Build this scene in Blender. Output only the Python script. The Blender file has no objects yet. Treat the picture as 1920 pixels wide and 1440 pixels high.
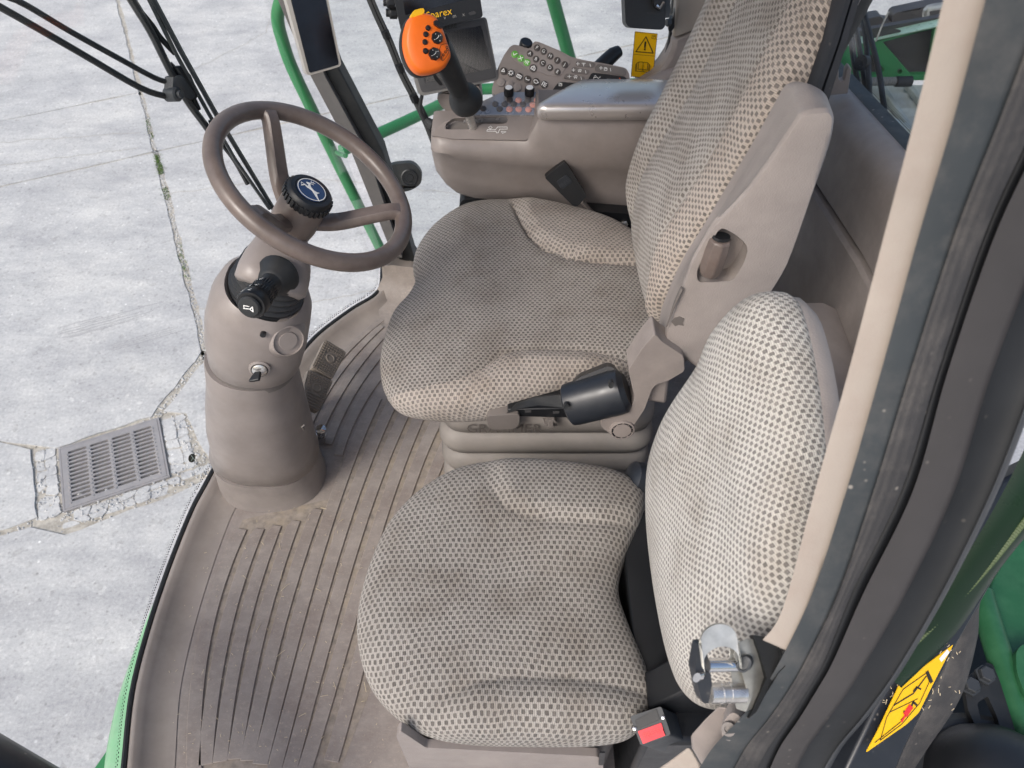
import bpy, bmesh, math, random
import numpy as np
from mathutils import Vector, Matrix
from mathutils.geometry import tessellate_polygon
random.seed(7)
V = Vector
R = math.radians
S = bpy.context.scene
COL = S.collection

# ------------------------------------------------------------------ camera, sky, sun
CAM_H, PITCH, FOC = 1.5, R(50), 1440.0
cd = bpy.data.cameras.new('camera'); cam = bpy.data.objects.new('camera', cd); COL.objects.link(cam)
cam.location = (0, 0, CAM_H); cam.rotation_euler = (R(40), 0, 0)
cd.sensor_width = 36; cd.lens = 27.0; cd.clip_start = 0.02; cd.clip_end = 500
cd.dof.use_dof = True; cd.dof.focus_distance = 1.3; cd.dof.aperture_fstop = 9.0
S.camera = cam
w = bpy.data.worlds.new('World'); S.world = w; w.use_nodes = True
nt = w.node_tree; bg = nt.nodes['Background']
SUN_EL, SUN_AZ = R(44), R(-138)     # azimuth measured from +Y towards +X
sky = nt.nodes.new('ShaderNodeTexSky'); sky.sky_type = 'NISHITA'; sky.sun_disc = False
sky.sun_elevation = SUN_EL; sky.sun_rotation = SUN_AZ; sky.air_density = 1.0; sky.dust_density = 4.0; sky.ozone_density = 0.6
nt.links.new(sky.outputs[0], bg.inputs[0]); bg.inputs[1].default_value = 0.15
sd = bpy.data.lights.new('sun', 'SUN'); sun = bpy.data.objects.new('sun', sd); COL.objects.link(sun)
sd.energy = 1.5; sd.angle = R(20); sd.color = (1, .985, .965)
sdir = V((math.sin(SUN_AZ)*math.cos(SUN_EL), math.cos(SUN_AZ)*math.cos(SUN_EL), math.sin(SUN_EL)))
sun.rotation_euler = sdir.to_track_quat('Z', 'Y').to_euler(); sun.location = (-3, -3, 6)
S.view_settings.view_transform = 'Standard'; S.view_settings.look = 'None'
S.view_settings.exposure = 0.48; S.view_settings.gamma = 1.0
S.render.engine = 'CYCLES'

# ------------------------------------------------------------------ survey helper: photo pixel + a known real plane -> metres
CP, SP = math.cos(PITCH), math.sin(PITCH)
def ray(px, py):
    u, q = (px-960)/FOC, (720-py)/FOC
    return V((u, CP+q*SP, -SP+q*CP))
def at(px, py, x=None, y=None, z=None, t=None):
    d = ray(px, py)
    if z is not None: t = (z-CAM_H)/d.z
    elif y is not None: t = y/d.y
    elif x is not None: t = x/d.x
    return V((0, 0, CAM_H)) + d*t
class Plane:
    def __init__(s, P, N): s.P = V(P); s.N = V(N).normalized()
    def p(s, px, py, lift=0):
        d = ray(px, py); o = V((0, 0, CAM_H))
        t = (s.P-o).dot(s.N)/d.dot(s.N)
        return o+d*t+s.N*lift
    def many(s, pts, lift=0): return [s.p(a, b, lift) for a, b in pts]

# ------------------------------------------------------------------ materials
MATS = {}
def nodes(name):
    m = bpy.data.materials.new(name); m.use_nodes = True; MATS[name] = m
    t = m.node_tree; return m, t, t.nodes['Principled BSDF']
def N(t, typ, **k):
    n = t.nodes.new(typ)
    for a, b in k.items():
        if a == 'op': n.operation = b
        elif hasattr(n, a): setattr(n, a, b)
    return n
def math_node(t, op, a, b=None, c=None):
    n = t.nodes.new('ShaderNodeMath'); n.operation = op
    for i, v in enumerate((a, b, c)):
        if v is None: continue
        if isinstance(v, (int, float)): n.inputs[i].default_value = v
        else: t.links.new(v, n.inputs[i])
    return n.outputs[0]
def noise(t, vec, scale, detail=4, rough=.55):
    n = t.nodes.new('ShaderNodeTexNoise'); n.inputs['Scale'].default_value = scale
    n.inputs['Detail'].default_value = detail; n.inputs['Roughness'].default_value = rough
    if vec is not None: t.links.new(vec, n.inputs['Vector'])
    return n.outputs['Fac']
def ramp(t, fac, stops):
    n = t.nodes.new('ShaderNodeValToRGB'); e = n.color_ramp.elements
    while len(e) > 1: e.remove(e[-1])
    for i, (p, c) in enumerate(stops):
        x = e[0] if i == 0 else e.new(p)
        x.position = p; x.color = (*c, 1) if len(c) == 3 else c
    t.links.new(fac, n.inputs[0]); return n.outputs[0]
def mixc(t, fac, a, b, mode='MIX'):
    n = t.nodes.new('ShaderNodeMix'); n.data_type = 'RGBA'; n.blend_type = mode
    for sock, v in ((n.inputs[0], fac), (n.inputs[6], a), (n.inputs[7], b)):
        if isinstance(v, (int, float)): sock.default_value = v
        elif isinstance(v, tuple): sock.default_value = (*v, 1) if len(v) == 3 else v
        else: t.links.new(v, sock)
    return n.outputs[2]
def bump(t, h, strength, dist, bsdf):
    b = t.nodes.new('ShaderNodeBump'); b.inputs['Strength'].default_value = strength; b.inputs['Distance'].default_value = dist
    t.links.new(h, b.inputs['Height']); t.links.new(b.outputs[0], bsdf.inputs['Normal'])
def geo(t):
    return t.nodes.new('ShaderNodeNewGeometry').outputs['Position']
def plain(name, col, rough=.5, metal=0, var=.12, grain=0, gs=1800, vs=14, dirt=None, dirtf=.0, spec=.5, specks=0):
    """painted / moulded surface: slow tone drift, fine moulded grain, optional settled dust"""
    m, t, b = nodes(name); P = geo(t)
    lo = tuple(c*(1-var) for c in col); hi = tuple(min(1, c*(1+var)) for c in col)
    c = ramp(t, noise(t, P, vs, 5, .6), [(.3, lo), (.7, hi)])
    if dirt:
        f = math_node(t, 'MULTIPLY', ramp(t, noise(t, P, 26, 8, .7), [(.45, (0, 0, 0)), (.75, (1, 1, 1))]), dirtf)
        c = mixc(t, f, c, dirt)
    if specks:
        vo = t.nodes.new('ShaderNodeTexVoronoi'); vo.inputs['Scale'].default_value = 70; t.links.new(P, vo.inputs['Vector'])
        gate = ramp(t, noise(t, P, 9, 3), [(.5, (0, 0, 0)), (.62, (1, 1, 1))])
        f = math_node(t, 'MULTIPLY', ramp(t, vo.outputs['Distance'], [(.08, (1, 1, 1)), (.16, (0, 0, 0))]), math_node(t, 'MULTIPLY', gate, specks))
        c = mixc(t, f, c, (.42, .38, .33))
    t.links.new(c, b.inputs['Base Color'])
    r = math_node(t, 'MULTIPLY_ADD', noise(t, P, 40, 4), .25, rough-.12); t.links.new(r, b.inputs['Roughness'])
    b.inputs['Metallic'].default_value = metal; b.inputs['Specular IOR Level'].default_value = spec
    if grain: bump(t, noise(t, P, gs, 2), grain, .0006, b)
    return m
TAUPE = (.240, .211, .198)
plain('taupe', TAUPE, .48, grain=.5, gs=900, dirt=(.42, .37, .33), dirtf=.2)
plain('taupe_grain', (.31, .275, .257), .5, grain=1.0, gs=420)  # same plastic as taupe; the armrest's stronger light is put into the colour
plain('taupe_smooth', TAUPE, .4, dirt=(.2, .165, .145), dirtf=.3)
plain('lid_vinyl', (.30, .27, .255), .30, spec=.9, var=.04); MATS['lid_vinyl'].node_tree.nodes['Principled BSDF'].inputs['IOR'].default_value = 2.4; MATS['lid_vinyl'].node_tree.nodes['Principled BSDF'].inputs['Coat Weight'].default_value = .7; MATS['lid_vinyl'].node_tree.nodes['Principled BSDF'].inputs['Coat Roughness'].default_value = .2  # body taupe with a paler base standing in for sky glare on top
plain('panel_gloss', (.24, .235, .24), .24, spec=.9); MATS['panel_gloss'].node_tree.nodes['Principled BSDF'].inputs['IOR'].default_value = 2.0  # base lightened to carry the panel's bluish sky reflection
plain('pillar_grey', (.15, .142, .138), .5, grain=.3)
plain('taupe_dark', (.14, .125, .116), .55, grain=.4, gs=900)
plain('rim', (.135, .108, .096), .36, var=.2, vs=22, dirt=(.08, .05, .04), dirtf=.5)
plain('bellows_grey', (.2, .184, .17), .6, dirt=(.28, .24, .2), dirtf=.2)
plain('beige', (.315, .276, .24), .5, var=.06, grain=.5, gs=700, dirt=(.26, .2, .17), dirtf=.35)
plain('black', (.009, .010, .012), .4, grain=.3)
plain('gaiter', (.035, .037, .04), .45)
plain('black_soft', (.014, .016, .018), .55, dirt=(.12, .11, .1), dirtf=.12)
plain('rubber', (.03, .036, .04), .5, dirt=(.14, .13, .12), dirtf=.35, specks=.6)
plain('rubber_dusty', (.034, .033, .034), .65, grain=.8, gs=500, dirt=(.2, .18, .16), dirtf=.28, specks=.6)
plain('navy_black', (.013, .016, .022), .38, dirt=(.07, .075, .08), dirtf=.15, specks=.25)
plain('slate', (.035, .039, .044), .5)
plain('frame_brown', (.04, .037, .037), .45, specks=.3)
plain('green', (.035, .2, .075), .32, var=.1, dirt=(.1, .2, .1), dirtf=.12)
plain('green_dark', (.02, .1, .042), .36, var=.12, dirt=(.1, .24, .13), dirtf=.22)
plain('green_pale', (.2, .43, .24), .3, dirt=(.35, .45, .36), dirtf=.4)
plain('tinted_glass', (.004, .018, .008), .3, spec=.3); plain('seal_olive', (.06, .09, .035), .6); plain('tyre_mark', (.30, .30, .31), .9); plain('pale_flange', (.42, .62, .47), .3); plain('hose_grey', (.16, .17, .17), .6); plain('sump', (.05, .05, .05), .9); plain('frame_dark', (.02, .022, .025), .5, spec=.25, specks=.2)
plain('orange', (.9, .17, .012), .38, var=.04)
plain('yellow', (.92, .52, .01), .4, var=.05)
plain('sticker_yellow', (.88, .5, .004), .3, var=.04)
plain('print_black', (.02, .016, .01), .5)
plain('print_white', (.8, .8, .78), .5, var=.03)
plain('print_red', (.7, .03, .03), .4)
plain('red', (.68, .035, .05), .25, var=.15, vs=60)
plain('key_green', (.12, .42, .05), .4)
plain('key_dark', (.06, .05, .045), .45)
plain('key_red', (.72, .36, .30), .45)
plain('key_grey', (.14, .13, .125), .45)
plain('hazard', (.8, .12, .03), .4)
plain('steel', (.72, .71, .69), .28, .85, var=.2, vs=60, dirt=(.25, .2, .16), dirtf=.5)
plain('zinc', (.46, .46, .43), .36, .75, var=.2, vs=50, dirt=(.2, .18, .15), dirtf=.4)
plain('chrome', (.7, .7, .7), .12, 1, var=.1)
plain('cast_iron', (.30, .29, .295), .7, .2, var=.1, dirt=(.38, .35, .33), dirtf=.5)
plain('grey_step', (.36, .40, .38), .6, .2, dirt=(.2, .2, .19), dirtf=.5)
plain('monitor_grey', (.055, .054, .056), .45, grain=.3)
plain('silver_plastic', (.36, .34, .31), .35)
plain('emblem_blue', (.025, .05, .13), .12, var=.05)
plain('soil', (.43, .40, .35), .9, var=.3, vs=40, dirt=(.12, .1, .07), dirtf=.5)
plain('moss', (.09, .16, .035), .9, var=.3, vs=60)
plain('straw', (.6, .5, .34), .7, var=.25, vs=30)
plain('pedal_rubber', (.23, .195, .165), .75, dirt=(.28, .23, .17), dirtf=.5)
def screen(name, col):
    m, t, b = nodes(name); P = geo(t)
    b.inputs['Base Color'].default_value = (*col, 1)
    r = math_node(t, 'MULTIPLY_ADD', noise(t, P, 35, 5), .3, .02); t.links.new(r, b.inputs['Roughness'])
screen('screen', (.006, .006, .008)); screen('screen_dusty', (.03, .03, .035)); plain('bezel_grey', (.16, .155, .15), .5)
def glass_mat(name, tint=(.93, .95, .95)):
    m = bpy.data.materials.new(name); m.use_nodes = True; MATS[name] = m
    t = m.node_tree; t.nodes.remove(t.nodes['Principled BSDF'])
    tr = t.nodes.new('ShaderNodeBsdfTransparent'); tr.inputs[0].default_value = (*tint, 1)
    gl = t.nodes.new('ShaderNodeBsdfGlossy'); gl.inputs['Roughness'].default_value = .04
    lw = t.nodes.new('ShaderNodeLayerWeight'); lw.inputs[0].default_value = .5      # same from both sides of the thin pane
    fr_ = math_node(t, 'MULTIPLY_ADD', math_node(t, 'POWER', lw.outputs['Facing'], 4.0), .35, .025)
    mx = t.nodes.new('ShaderNodeMixShader')
    t.links.new(fr_, mx.inputs[0]); t.links.new(tr.outputs[0], mx.inputs[1]); t.links.new(gl.outputs[0], mx.inputs[2])
    t.links.new(mx.outputs[0], t.nodes['Material Output'].inputs[0])
glass_mat('glass')
def fabric(name, P, r, light, dark, fill=.56, strength=.8):
    """knitted seat cloth: staggered dark tufts in a pale ribbed ground, uv in metres"""
    m, t, b = nodes(name)
    uv = t.nodes.new('ShaderNodeUVMap').outputs[0]
    wob = t.nodes.new('ShaderNodeTexNoise'); wob.inputs['Scale'].default_value = 60; wob.inputs['Detail'].default_value = 2
    t.links.new(uv, wob.inputs['Vector'])
    wl = t.nodes.new('ShaderNodeTexNoise'); wl.inputs['Scale'].default_value = 6; wl.inputs['Detail'].default_value = 2; t.links.new(uv, wl.inputs['Vector'])
    wl2 = t.nodes.new('ShaderNodeVectorMath'); wl2.operation = 'SCALE'; wl2.inputs[3].default_value = .028; t.links.new(wl.outputs['Color'], wl2.inputs[0])
    wv = t.nodes.new('ShaderNodeVectorMath'); wv.operation = 'SCALE'; wv.inputs[3].default_value = .0035
    t.links.new(wob.outputs['Color'], wv.inputs[0])
    ad = t.nodes.new('ShaderNodeVectorMath'); ad.operation = 'ADD'; t.links.new(uv, ad.inputs[0]); t.links.new(wv.outputs[0], ad.inputs[1])
    ad2 = t.nodes.new('ShaderNodeVectorMath'); ad2.operation = 'ADD'; t.links.new(ad.outputs[0], ad2.inputs[0]); t.links.new(wl2.outputs[0], ad2.inputs[1])
    sp = t.nodes.new('ShaderNodeSeparateXYZ'); t.links.new(ad2.outputs[0], sp.inputs[0])
    v = math_node(t, 'DIVIDE', sp.outputs[1], r)
    row = math_node(t, 'FLOOR', v)
    fv = math_node(t, 'FRACT', v)
    half = math_node(t, 'MULTIPLY', math_node(t, 'MODULO', math_node(t, 'ABSOLUTE', row), 2.0), .5)
    u = math_node(t, 'ADD', math_node(t, 'DIVIDE', sp.outputs[0], P), half)
    fu = math_node(t, 'FRACT', u)
    du = math_node(t, 'MULTIPLY', math_node(t, 'ABSOLUTE', math_node(t, 'SUBTRACT', fu, .5)), 2.0/fill)
    dv = math_node(t, 'MULTIPLY', math_node(t, 'ABSOLUTE', math_node(t, 'SUBTRACT', fv, .5)), 2.0/.80)
    fray = math_node(t, 'MULTIPLY_ADD', noise(t, uv, 520, 3, .7), .9, -.45)
    d = math_node(t, 'ADD', math_node(t, 'ADD', math_node(t, 'POWER', du, 5.0), math_node(t, 'POWER', dv, 5.0)), fray)
    mask = ramp(t, d, [(.35, (1, 1, 1)), (.95, (0, 0, 0))])            # 1 inside a tuft
    rib = math_node(t, 'SINE', math_node(t, 'MULTIPLY', sp.outputs[0], 2*math.pi/(P/4)))
    fib = noise(t, uv, 900, 3, .75)
    big = noise(t, uv, 9, 4, .6)
    stain = ramp(t, big, [(.36, (.80, .775, .75)), (.5, (.97, .965, .96)), (.64, (1.06, 1.06, 1.06))])
    thr = ramp(t, math_node(t, 'MULTIPLY_ADD', rib, .5, .5), [(.0, (.72, .72, .72)), (.6, (1.06, 1.06, 1.06))])
    lc = mixc(t, fib, tuple(c*.45 for c in light), tuple(min(1, c*1.45) for c in light))
    lc = mixc(t, .8, lc, thr, 'MULTIPLY')
    cid = t.nodes.new('ShaderNodeCombineXYZ'); t.links.new(math_node(t, 'FLOOR', u), cid.inputs[0]); t.links.new(row, cid.inputs[1])
    wn = t.nodes.new('ShaderNodeTexWhiteNoise'); wn.noise_dimensions = '2D'; t.links.new(cid.outputs[0], wn.inputs['Vector'])
    dc = mixc(t, fib, tuple(c*.55 for c in dark), tuple(c*1.5 for c in dark))
    dc = mixc(t, wn.outputs['Value'], dc, mixc(t, 1.0, dc, (1.5, 1.5, 1.5), 'MULTIPLY'))
    c = mixc(t, mask, lc, dc)
    c = mixc(t, 1.0, c, stain, 'MULTIPLY')
    t.links.new(c, b.inputs['Base Color'])
    b.inputs['Roughness'].default_value = .95; b.inputs['Specular IOR Level'].default_value = .1
    b.inputs['Sheen Weight'].default_value = .15; b.inputs['Sheen Roughness'].default_value = .6
    h = math_node(t, 'SUBTRACT', 1.0, mask)
    h = math_node(t, 'ADD', h, math_node(t, 'MULTIPLY', fib, .5))
    h = math_node(t, 'ADD', h, math_node(t, 'MULTIPLY', rib, .12))
    bump(t, h, strength, .0026, b)
LIGHT, DARK = (.46, .42, .385), (.15, .134, .124)
fabric('cloth_centre', .0090, .0060, (.385, .357, .33), (.11, .099, .092), .57, 1.0)
fabric('cloth_bolster', .0100, .0074, (.43, .385, .345), DARK, .54)
fabric('cloth_passenger', .0094, .0078, (.365, .343, .315), (.108, .098, .09), .56)  # same cloth as the backrest, darkened for the roof's shade on the cushion
fabric('cloth_passenger_back', .0092, .0056, (.59, .57, .535), (.175, .166, .158), .58)  # same cloth as the cushion, paled for the strong light on the backrest
fabric('cloth_back_bolster', .0105, .0078, (.52, .455, .40), DARK, .56)
fabric('cloth_back_centre', .0100, .0082, (.46, .43, .395), (.16, .143, .132), .56)

def concrete():
    m, t, b = nodes('concrete'); P = geo(t)
    base = ramp(t, noise(t, P, 2.2, 12, .72), [(.36, (.44, .44, .445)), (.5, (.50, .50, .498)), (.64, (.56, .555, .543))])
    streak = t.nodes.new('ShaderNodeMapping'); streak.inputs['Rotation'].default_value = (0, 0, R(-38)); streak.inputs['Scale'].default_value = (.9, 2.6, 1)
    t.links.new(P, streak.inputs[0])
    st = ramp(t, noise(t, streak.outputs[0], 1.5, 10, .75), [(.36, (.82, .82, .835)), (.5, (.98, .98, .98)), (.63, (1.12, 1.115, 1.10))])
    c = mixc(t, 1.0, base, st, 'MULTIPLY')
    sp = ramp(t, noise(t, P, 60, 5, .75), [(.34, (.70, .69, .68)), (.46, (.96, .96, .96)), (.56, (1.03, 1.03, 1.02)), (.66, (1.3, 1.29, 1.27))])
    c = mixc(t, .8, c, sp, 'MULTIPLY')
    vo = t.nodes.new('ShaderNodeTexVoronoi'); vo.inputs['Scale'].default_value = 19; t.links.new(P, vo.inputs['Vector'])
    pit = ramp(t, vo.outputs['Distance'], [(.06, (.5, .49, .48)), (.17, (1, 1, 1))])
    c = mixc(t, .55, c, pit, 'MULTIPLY')
    vo2 = t.nodes.new('ShaderNodeTexVoronoi'); vo2.inputs['Scale'].default_value = 13; t.links.new(P, vo2.inputs['Vector'])
    wh = ramp(t, vo2.outputs['Distance'], [(.05, (.45, .45, .44)), (.11, (0, 0, 0))])
    wg = ramp(t, noise(t, P, 3.5, 4, .7), [(.46, (0, 0, 0)), (.62, (1, 1, 1))])
    wf = math_node(t, 'MULTIPLY', wg, .7)
    c = mixc(t, wf, c, wh, 'ADD')
    vo3 = t.nodes.new('ShaderNodeTexVoronoi'); vo3.inputs['Scale'].default_value = 42; t.links.new(P, vo3.inputs['Vector'])
    cell = ramp(t, vo3.outputs['Color'], [(.08, (.74, .73, .72)), (.16, (1, 1, 1)), (.84, (1, 1, 1)), (.93, (1.28, 1.27, 1.25))])
    c = mixc(t, .55, c, cell, 'MULTIPLY')
    t.links.new(c, b.inputs['Base Color']); b.inputs['Roughness'].default_value = .88; b.inputs['Specular IOR Level'].default_value = .25
    bump(t, noise(t, P, 90, 6, .7), .35, .004, b)
concrete()
def floor_mat():
    m, t, b = nodes('floor_vinyl'); P = geo(t)
    c = ramp(t, noise(t, P, 9, 10, .74), [(.34, (.205, .168, .15)), (.5, (.25, .217, .197)), (.66, (.31, .272, .245))])
    mp = t.nodes.new('ShaderNodeMapping'); mp.inputs['Rotation'].default_value = (0, 0, R(28)); mp.inputs['Scale'].default_value = (1, 2.2, 1); t.links.new(P, mp.inputs[0])
    sc = ramp(t, noise(t, mp.outputs[0], 34, 10, .8), [(.50, (0, 0, 0)), (.66, (.5, .5, .5))])
    c = mixc(t, sc, c, (.36, .31, .27))
    du = ramp(t, noise(t, P, 190, 3, .7), [(.60, (0, 0, 0)), (.70, (.6, .6, .6))])
    c = mixc(t, du, c, (.40, .34, .27))
    t.links.new(c, b.inputs['Base Color'])
    r = math_node(t, 'MULTIPLY_ADD', noise(t, P, 14, 6), .4, .28); t.links.new(r, b.inputs['Roughness'])
    bump(t, noise(t, P, 260, 4), .25, .001, b)
floor_mat()
plain('floor_worn', (.28, .243, .218), .34, var=.14, vs=9, dirt=(.36, .32, .28), dirtf=.5)  # worn rim, with the whitish sheen by the glass painted into the base
plain('groove_dirt', (.25, .215, .185), .8, var=.3, vs=60, dirt=(.36, .29, .2), dirtf=.6)

# ------------------------------------------------------------------ object helpers
WL = {}
def link(o, parent=None, loc=V((0, 0, 0))):
    COL.objects.link(o); o.location = loc; WL[o.name] = V(loc)
    if parent is not None:
        o.parent = parent; o.location = V(loc)-WL[parent.name]
    return o
def thing(name, label, cat, loc=(0, 0, 0), group=None):
    o = bpy.data.objects.new(name, None); o.empty_display_size = .05
    link(o, None, V(loc)); tag(o, label, cat, group); return o
def tag(o, label, cat, group=None):
    o['label'] = label; o['category'] = cat
    if group: o['group'] = group
    return o
def obj(name, bm, mat, parent=None, angle=35, bevel=0, seg=2, label=None, kind=None, sub=0):
    bmesh.ops.recalc_face_normals(bm, faces=bm.faces)
    me = bpy.data.meshes.new(name); bm.to_mesh(me); bm.free()
    cs = [v.co for v in me.vertices]
    c = V([(min(p[i] for p in cs)+max(p[i] for p in cs))/2 for i in range(3)])
    me.transform(Matrix.Translation(-c))
    for m in (mat if isinstance(mat, (list, tuple)) else [mat]): me.materials.append(MATS[m])
    for p in me.polygons: p.use_smooth = True
    me.set_sharp_from_angle(angle=R(angle))
    o = bpy.data.objects.new(name, me); link(o, parent, c)
    if bevel:
        b = o.modifiers.new('bevel', 'BEVEL'); b.width = bevel; b.segments = seg; b.limit_method = 'ANGLE'; b.angle_limit = R(40); b.harden_normals = False
    if sub:
        s = o.modifiers.new('sub', 'SUBSURF'); s.levels = s.render_levels = sub
    if label: o['label'] = label
    if kind: o['kind'] = kind
    return o
def dup(o, off, parent=None, label=None, group=None):
    c = o.copy(); COL.objects.link(c)
    if parent is not None: c.parent = parent
    c.location = o.location+V(off)
    if label: c['label'] = label
    if group: c['group'] = group
    WL[c.name] = WL[o.name]+V(off)
    for ch in list(o.children):
        d = ch.copy(); COL.objects.link(d); d.parent = c; WL[d.name] = WL[ch.name]+V(off)
    return c
def BM(): return bmesh.new()
def frame(n, up=(0, 0, 1)):
    n = V(n).normalized(); up = V(up)
    if abs(n.dot(up.normalized())) > .98: up = V((1, 0, 0))
    x = up.cross(n).normalized(); y = n.cross(x).normalized()
    return x, y, n
def lathe(bm, o, n, prof, seg=24, sx=1, sy=1, up=(0, 0, 1), cap=True):
    x, y, z = frame(n, up); o = V(o); rings = []
    for r, h in prof:
        rings.append([bm.verts.new(o+x*(math.cos(2*math.pi*k/seg)*r*sx)+y*(math.sin(2*math.pi*k/seg)*r*sy)+z*h) for k in range(seg)])
    for a, b in zip(rings, rings[1:]):
        for k in range(seg): bm.faces.new((a[k], a[(k+1) % seg], b[(k+1) % seg], b[k]))
    if cap:
        bm.faces.new(rings[0][::-1]); bm.faces.new(rings[-1])
    return bm
def catmull(pts, n=6, closed=False):
    pts = [V(p) for p in pts]; out = []; L = len(pts)
    rng = range(L) if closed else range(L-1)
    for i in rng:
        if closed: p0, p1, p2, p3 = pts[i-1], pts[i], pts[(i+1) % L], pts[(i+2) % L]
        else: p0, p1, p2, p3 = pts[max(i-1, 0)], pts[i], pts[i+1], pts[min(i+2, L-1)]
        for k in range(n):
            s = k/n
            out.append(.5*((2*p1)+(p2-p0)*s+(2*p0-5*p1+4*p2-p3)*s*s+(3*p1-p0-3*p2+p3)*s**3))
    if not closed: out.append(pts[-1])
    return out
def tube(bm, pts, r, seg=10, closed=False, flat=1.0):
    pts = [V(p) for p in pts]; L = len(pts); rings = []; prev = None
    for i, p in enumerate(pts):
        if closed: tan = (pts[(i+1) % L]-pts[i-1])
        else: tan = pts[min(i+1, L-1)]-pts[max(i-1, 0)]
        tan.normalize()
        if prev is None: x = frame(tan)[0]
        else:
            x = prev-tan*prev.dot(tan); x.normalize()
        prev = x.copy(); y = tan.cross(x)
        rr = r[i] if isinstance(r, (list, tuple)) else r
        rings.append([bm.verts.new(p+x*(math.cos(2*math.pi*k/seg)*rr)+y*(math.sin(2*math.pi*k/seg)*rr*flat)) for k in range(seg)])
    n = L if closed else L-1
    for i in range(n):
        a, b = rings[i], rings[(i+1) % L]
        for k in range(seg): bm.faces.new((a[k], a[(k+1) % seg], b[(k+1) % seg], b[k]))
    if not closed:
        bm.faces.new(rings[0][::-1]); bm.faces.new(rings[-1])
    return bm
def plate(bm, outer, off, holes=()):
    """solid plate: 3D outline (with holes) extruded by the vector off"""
    off = V(off); loops = [[V(p) for p in outer]]+[[V(p) for p in h] for h in holes]
    flat = [p for l in loops for p in l]
    tris = tessellate_polygon(loops)
    a = [bm.verts.new(p) for p in flat]; b = [bm.verts.new(p+off) for p in flat]
    for t in tris:
        try:
            bm.faces.new([a[i] for i in t]); bm.faces.new([b[i] for i in reversed(t)])
        except ValueError: pass
    k = 0
    for l in loops:
        n = len(l)
        for i in range(n):
            j = (i+1) % n
            bm.faces.new((a[k+i], a[k+j], b[k+j], b[k+i]))
        k += n
    return bm
def box(bm, c, sx, sy, sz, ax=None):
    X, Y, Z = ax if ax else (V((1, 0, 0)), V((0, 1, 0)), V((0, 0, 1)))
    c = V(c); o = [c-X*sx/2-Y*sy/2-Z*sz/2, c+X*sx/2-Y*sy/2-Z*sz/2, c+X*sx/2+Y*sy/2-Z*sz/2, c-X*sx/2+Y*sy/2-Z*sz/2]
    return plate(bm, o, Z*sz)
def loft(bm, rows, closed=False, cap=False):
    rs = [[bm.verts.new(V(p)) for p in r] for r in rows]
    for a, b in zip(rs, rs[1:]):
        n = len(a)
        for k in range(n if closed else n-1):
            bm.faces.new((a[k], a[(k+1) % n], b[(k+1) % n], b[k]))
    if cap:
        bm.faces.new(rs[0][::-1]); bm.faces.new(rs[-1])
    return bm
def rnd(pts, rad, n=4):
    """round the corners of a 2D outline"""
    out = []; L = len(pts)
    for i in range(L):
        p0, p, p2 = V(pts[i-1]), V(pts[i]), V(pts[(i+1) % L])
        a = (p0-p); b = (p2-p); r = min(rad, a.length*.45, b.length*.45)
        a = p+a.normalized()*r; b = p+b.normalized()*r
        for k in range(n+1):
            s = k/n; out.append(tuple((a*(1-s)**2+p*(2*s*(1-s))+b*s*s)))
    return out
def text_bm(bm, s, org, X, Y, size, depth=.0004, align='CENTER'):
    cu = bpy.data.curves.new('txt', 'FONT'); cu.body = s; cu.size = size; cu.align_x = align; cu.align_y = 'CENTER'; cu.resolution_u = 2
    o = bpy.data.objects.new('txt', cu); COL.objects.link(o)
    dg = bpy.context.evaluated_depsgraph_get(); me = bpy.data.meshes.new_from_object(o.evaluated_get(dg))
    X, Y = V(X).normalized(), V(Y).normalized(); Z = X.cross(Y); org = V(org)
    vs = [bm.verts.new(org+X*v.co.x+Y*v.co.y+Z*depth) for v in me.vertices]
    for p in me.polygons:
        try: bm.faces.new([vs[i] for i in p.vertices])
        except ValueError: pass
    bpy.data.objects.remove(o); bpy.data.curves.remove(cu); bpy.data.meshes.remove(me)
    return bm
def stroke(bm, pts, wd, n, lift=.0005):
    """a printed line of width wd along 3D points lying on a face with normal n"""
    n = V(n).normalized(); pts = [V(p) for p in pts]
    for a, b in zip(pts, pts[1:]):
        d = (b-a); L = d.length
        if L < 1e-6: continue
        d /= L; s = d.cross(n)*wd/2; a2 = a-d*wd*.3+n*lift; b2 = b+d*wd*.3+n*lift
        f = [bm.verts.new(q) for q in (a2-s, b2-s, b2+s, a2+s)]; bm.faces.new(f)
    return bm
def ell(cx, cy, rx, ry, n=20, a0=0, a1=360):
    full = abs(a1-a0) >= 360; m = n if full else n+1
    return [(cx+rx*math.cos(R(a0+(a1-a0)*k/n)), cy+ry*math.sin(R(a0+(a1-a0)*k/n))) for k in range(m)]
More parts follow.
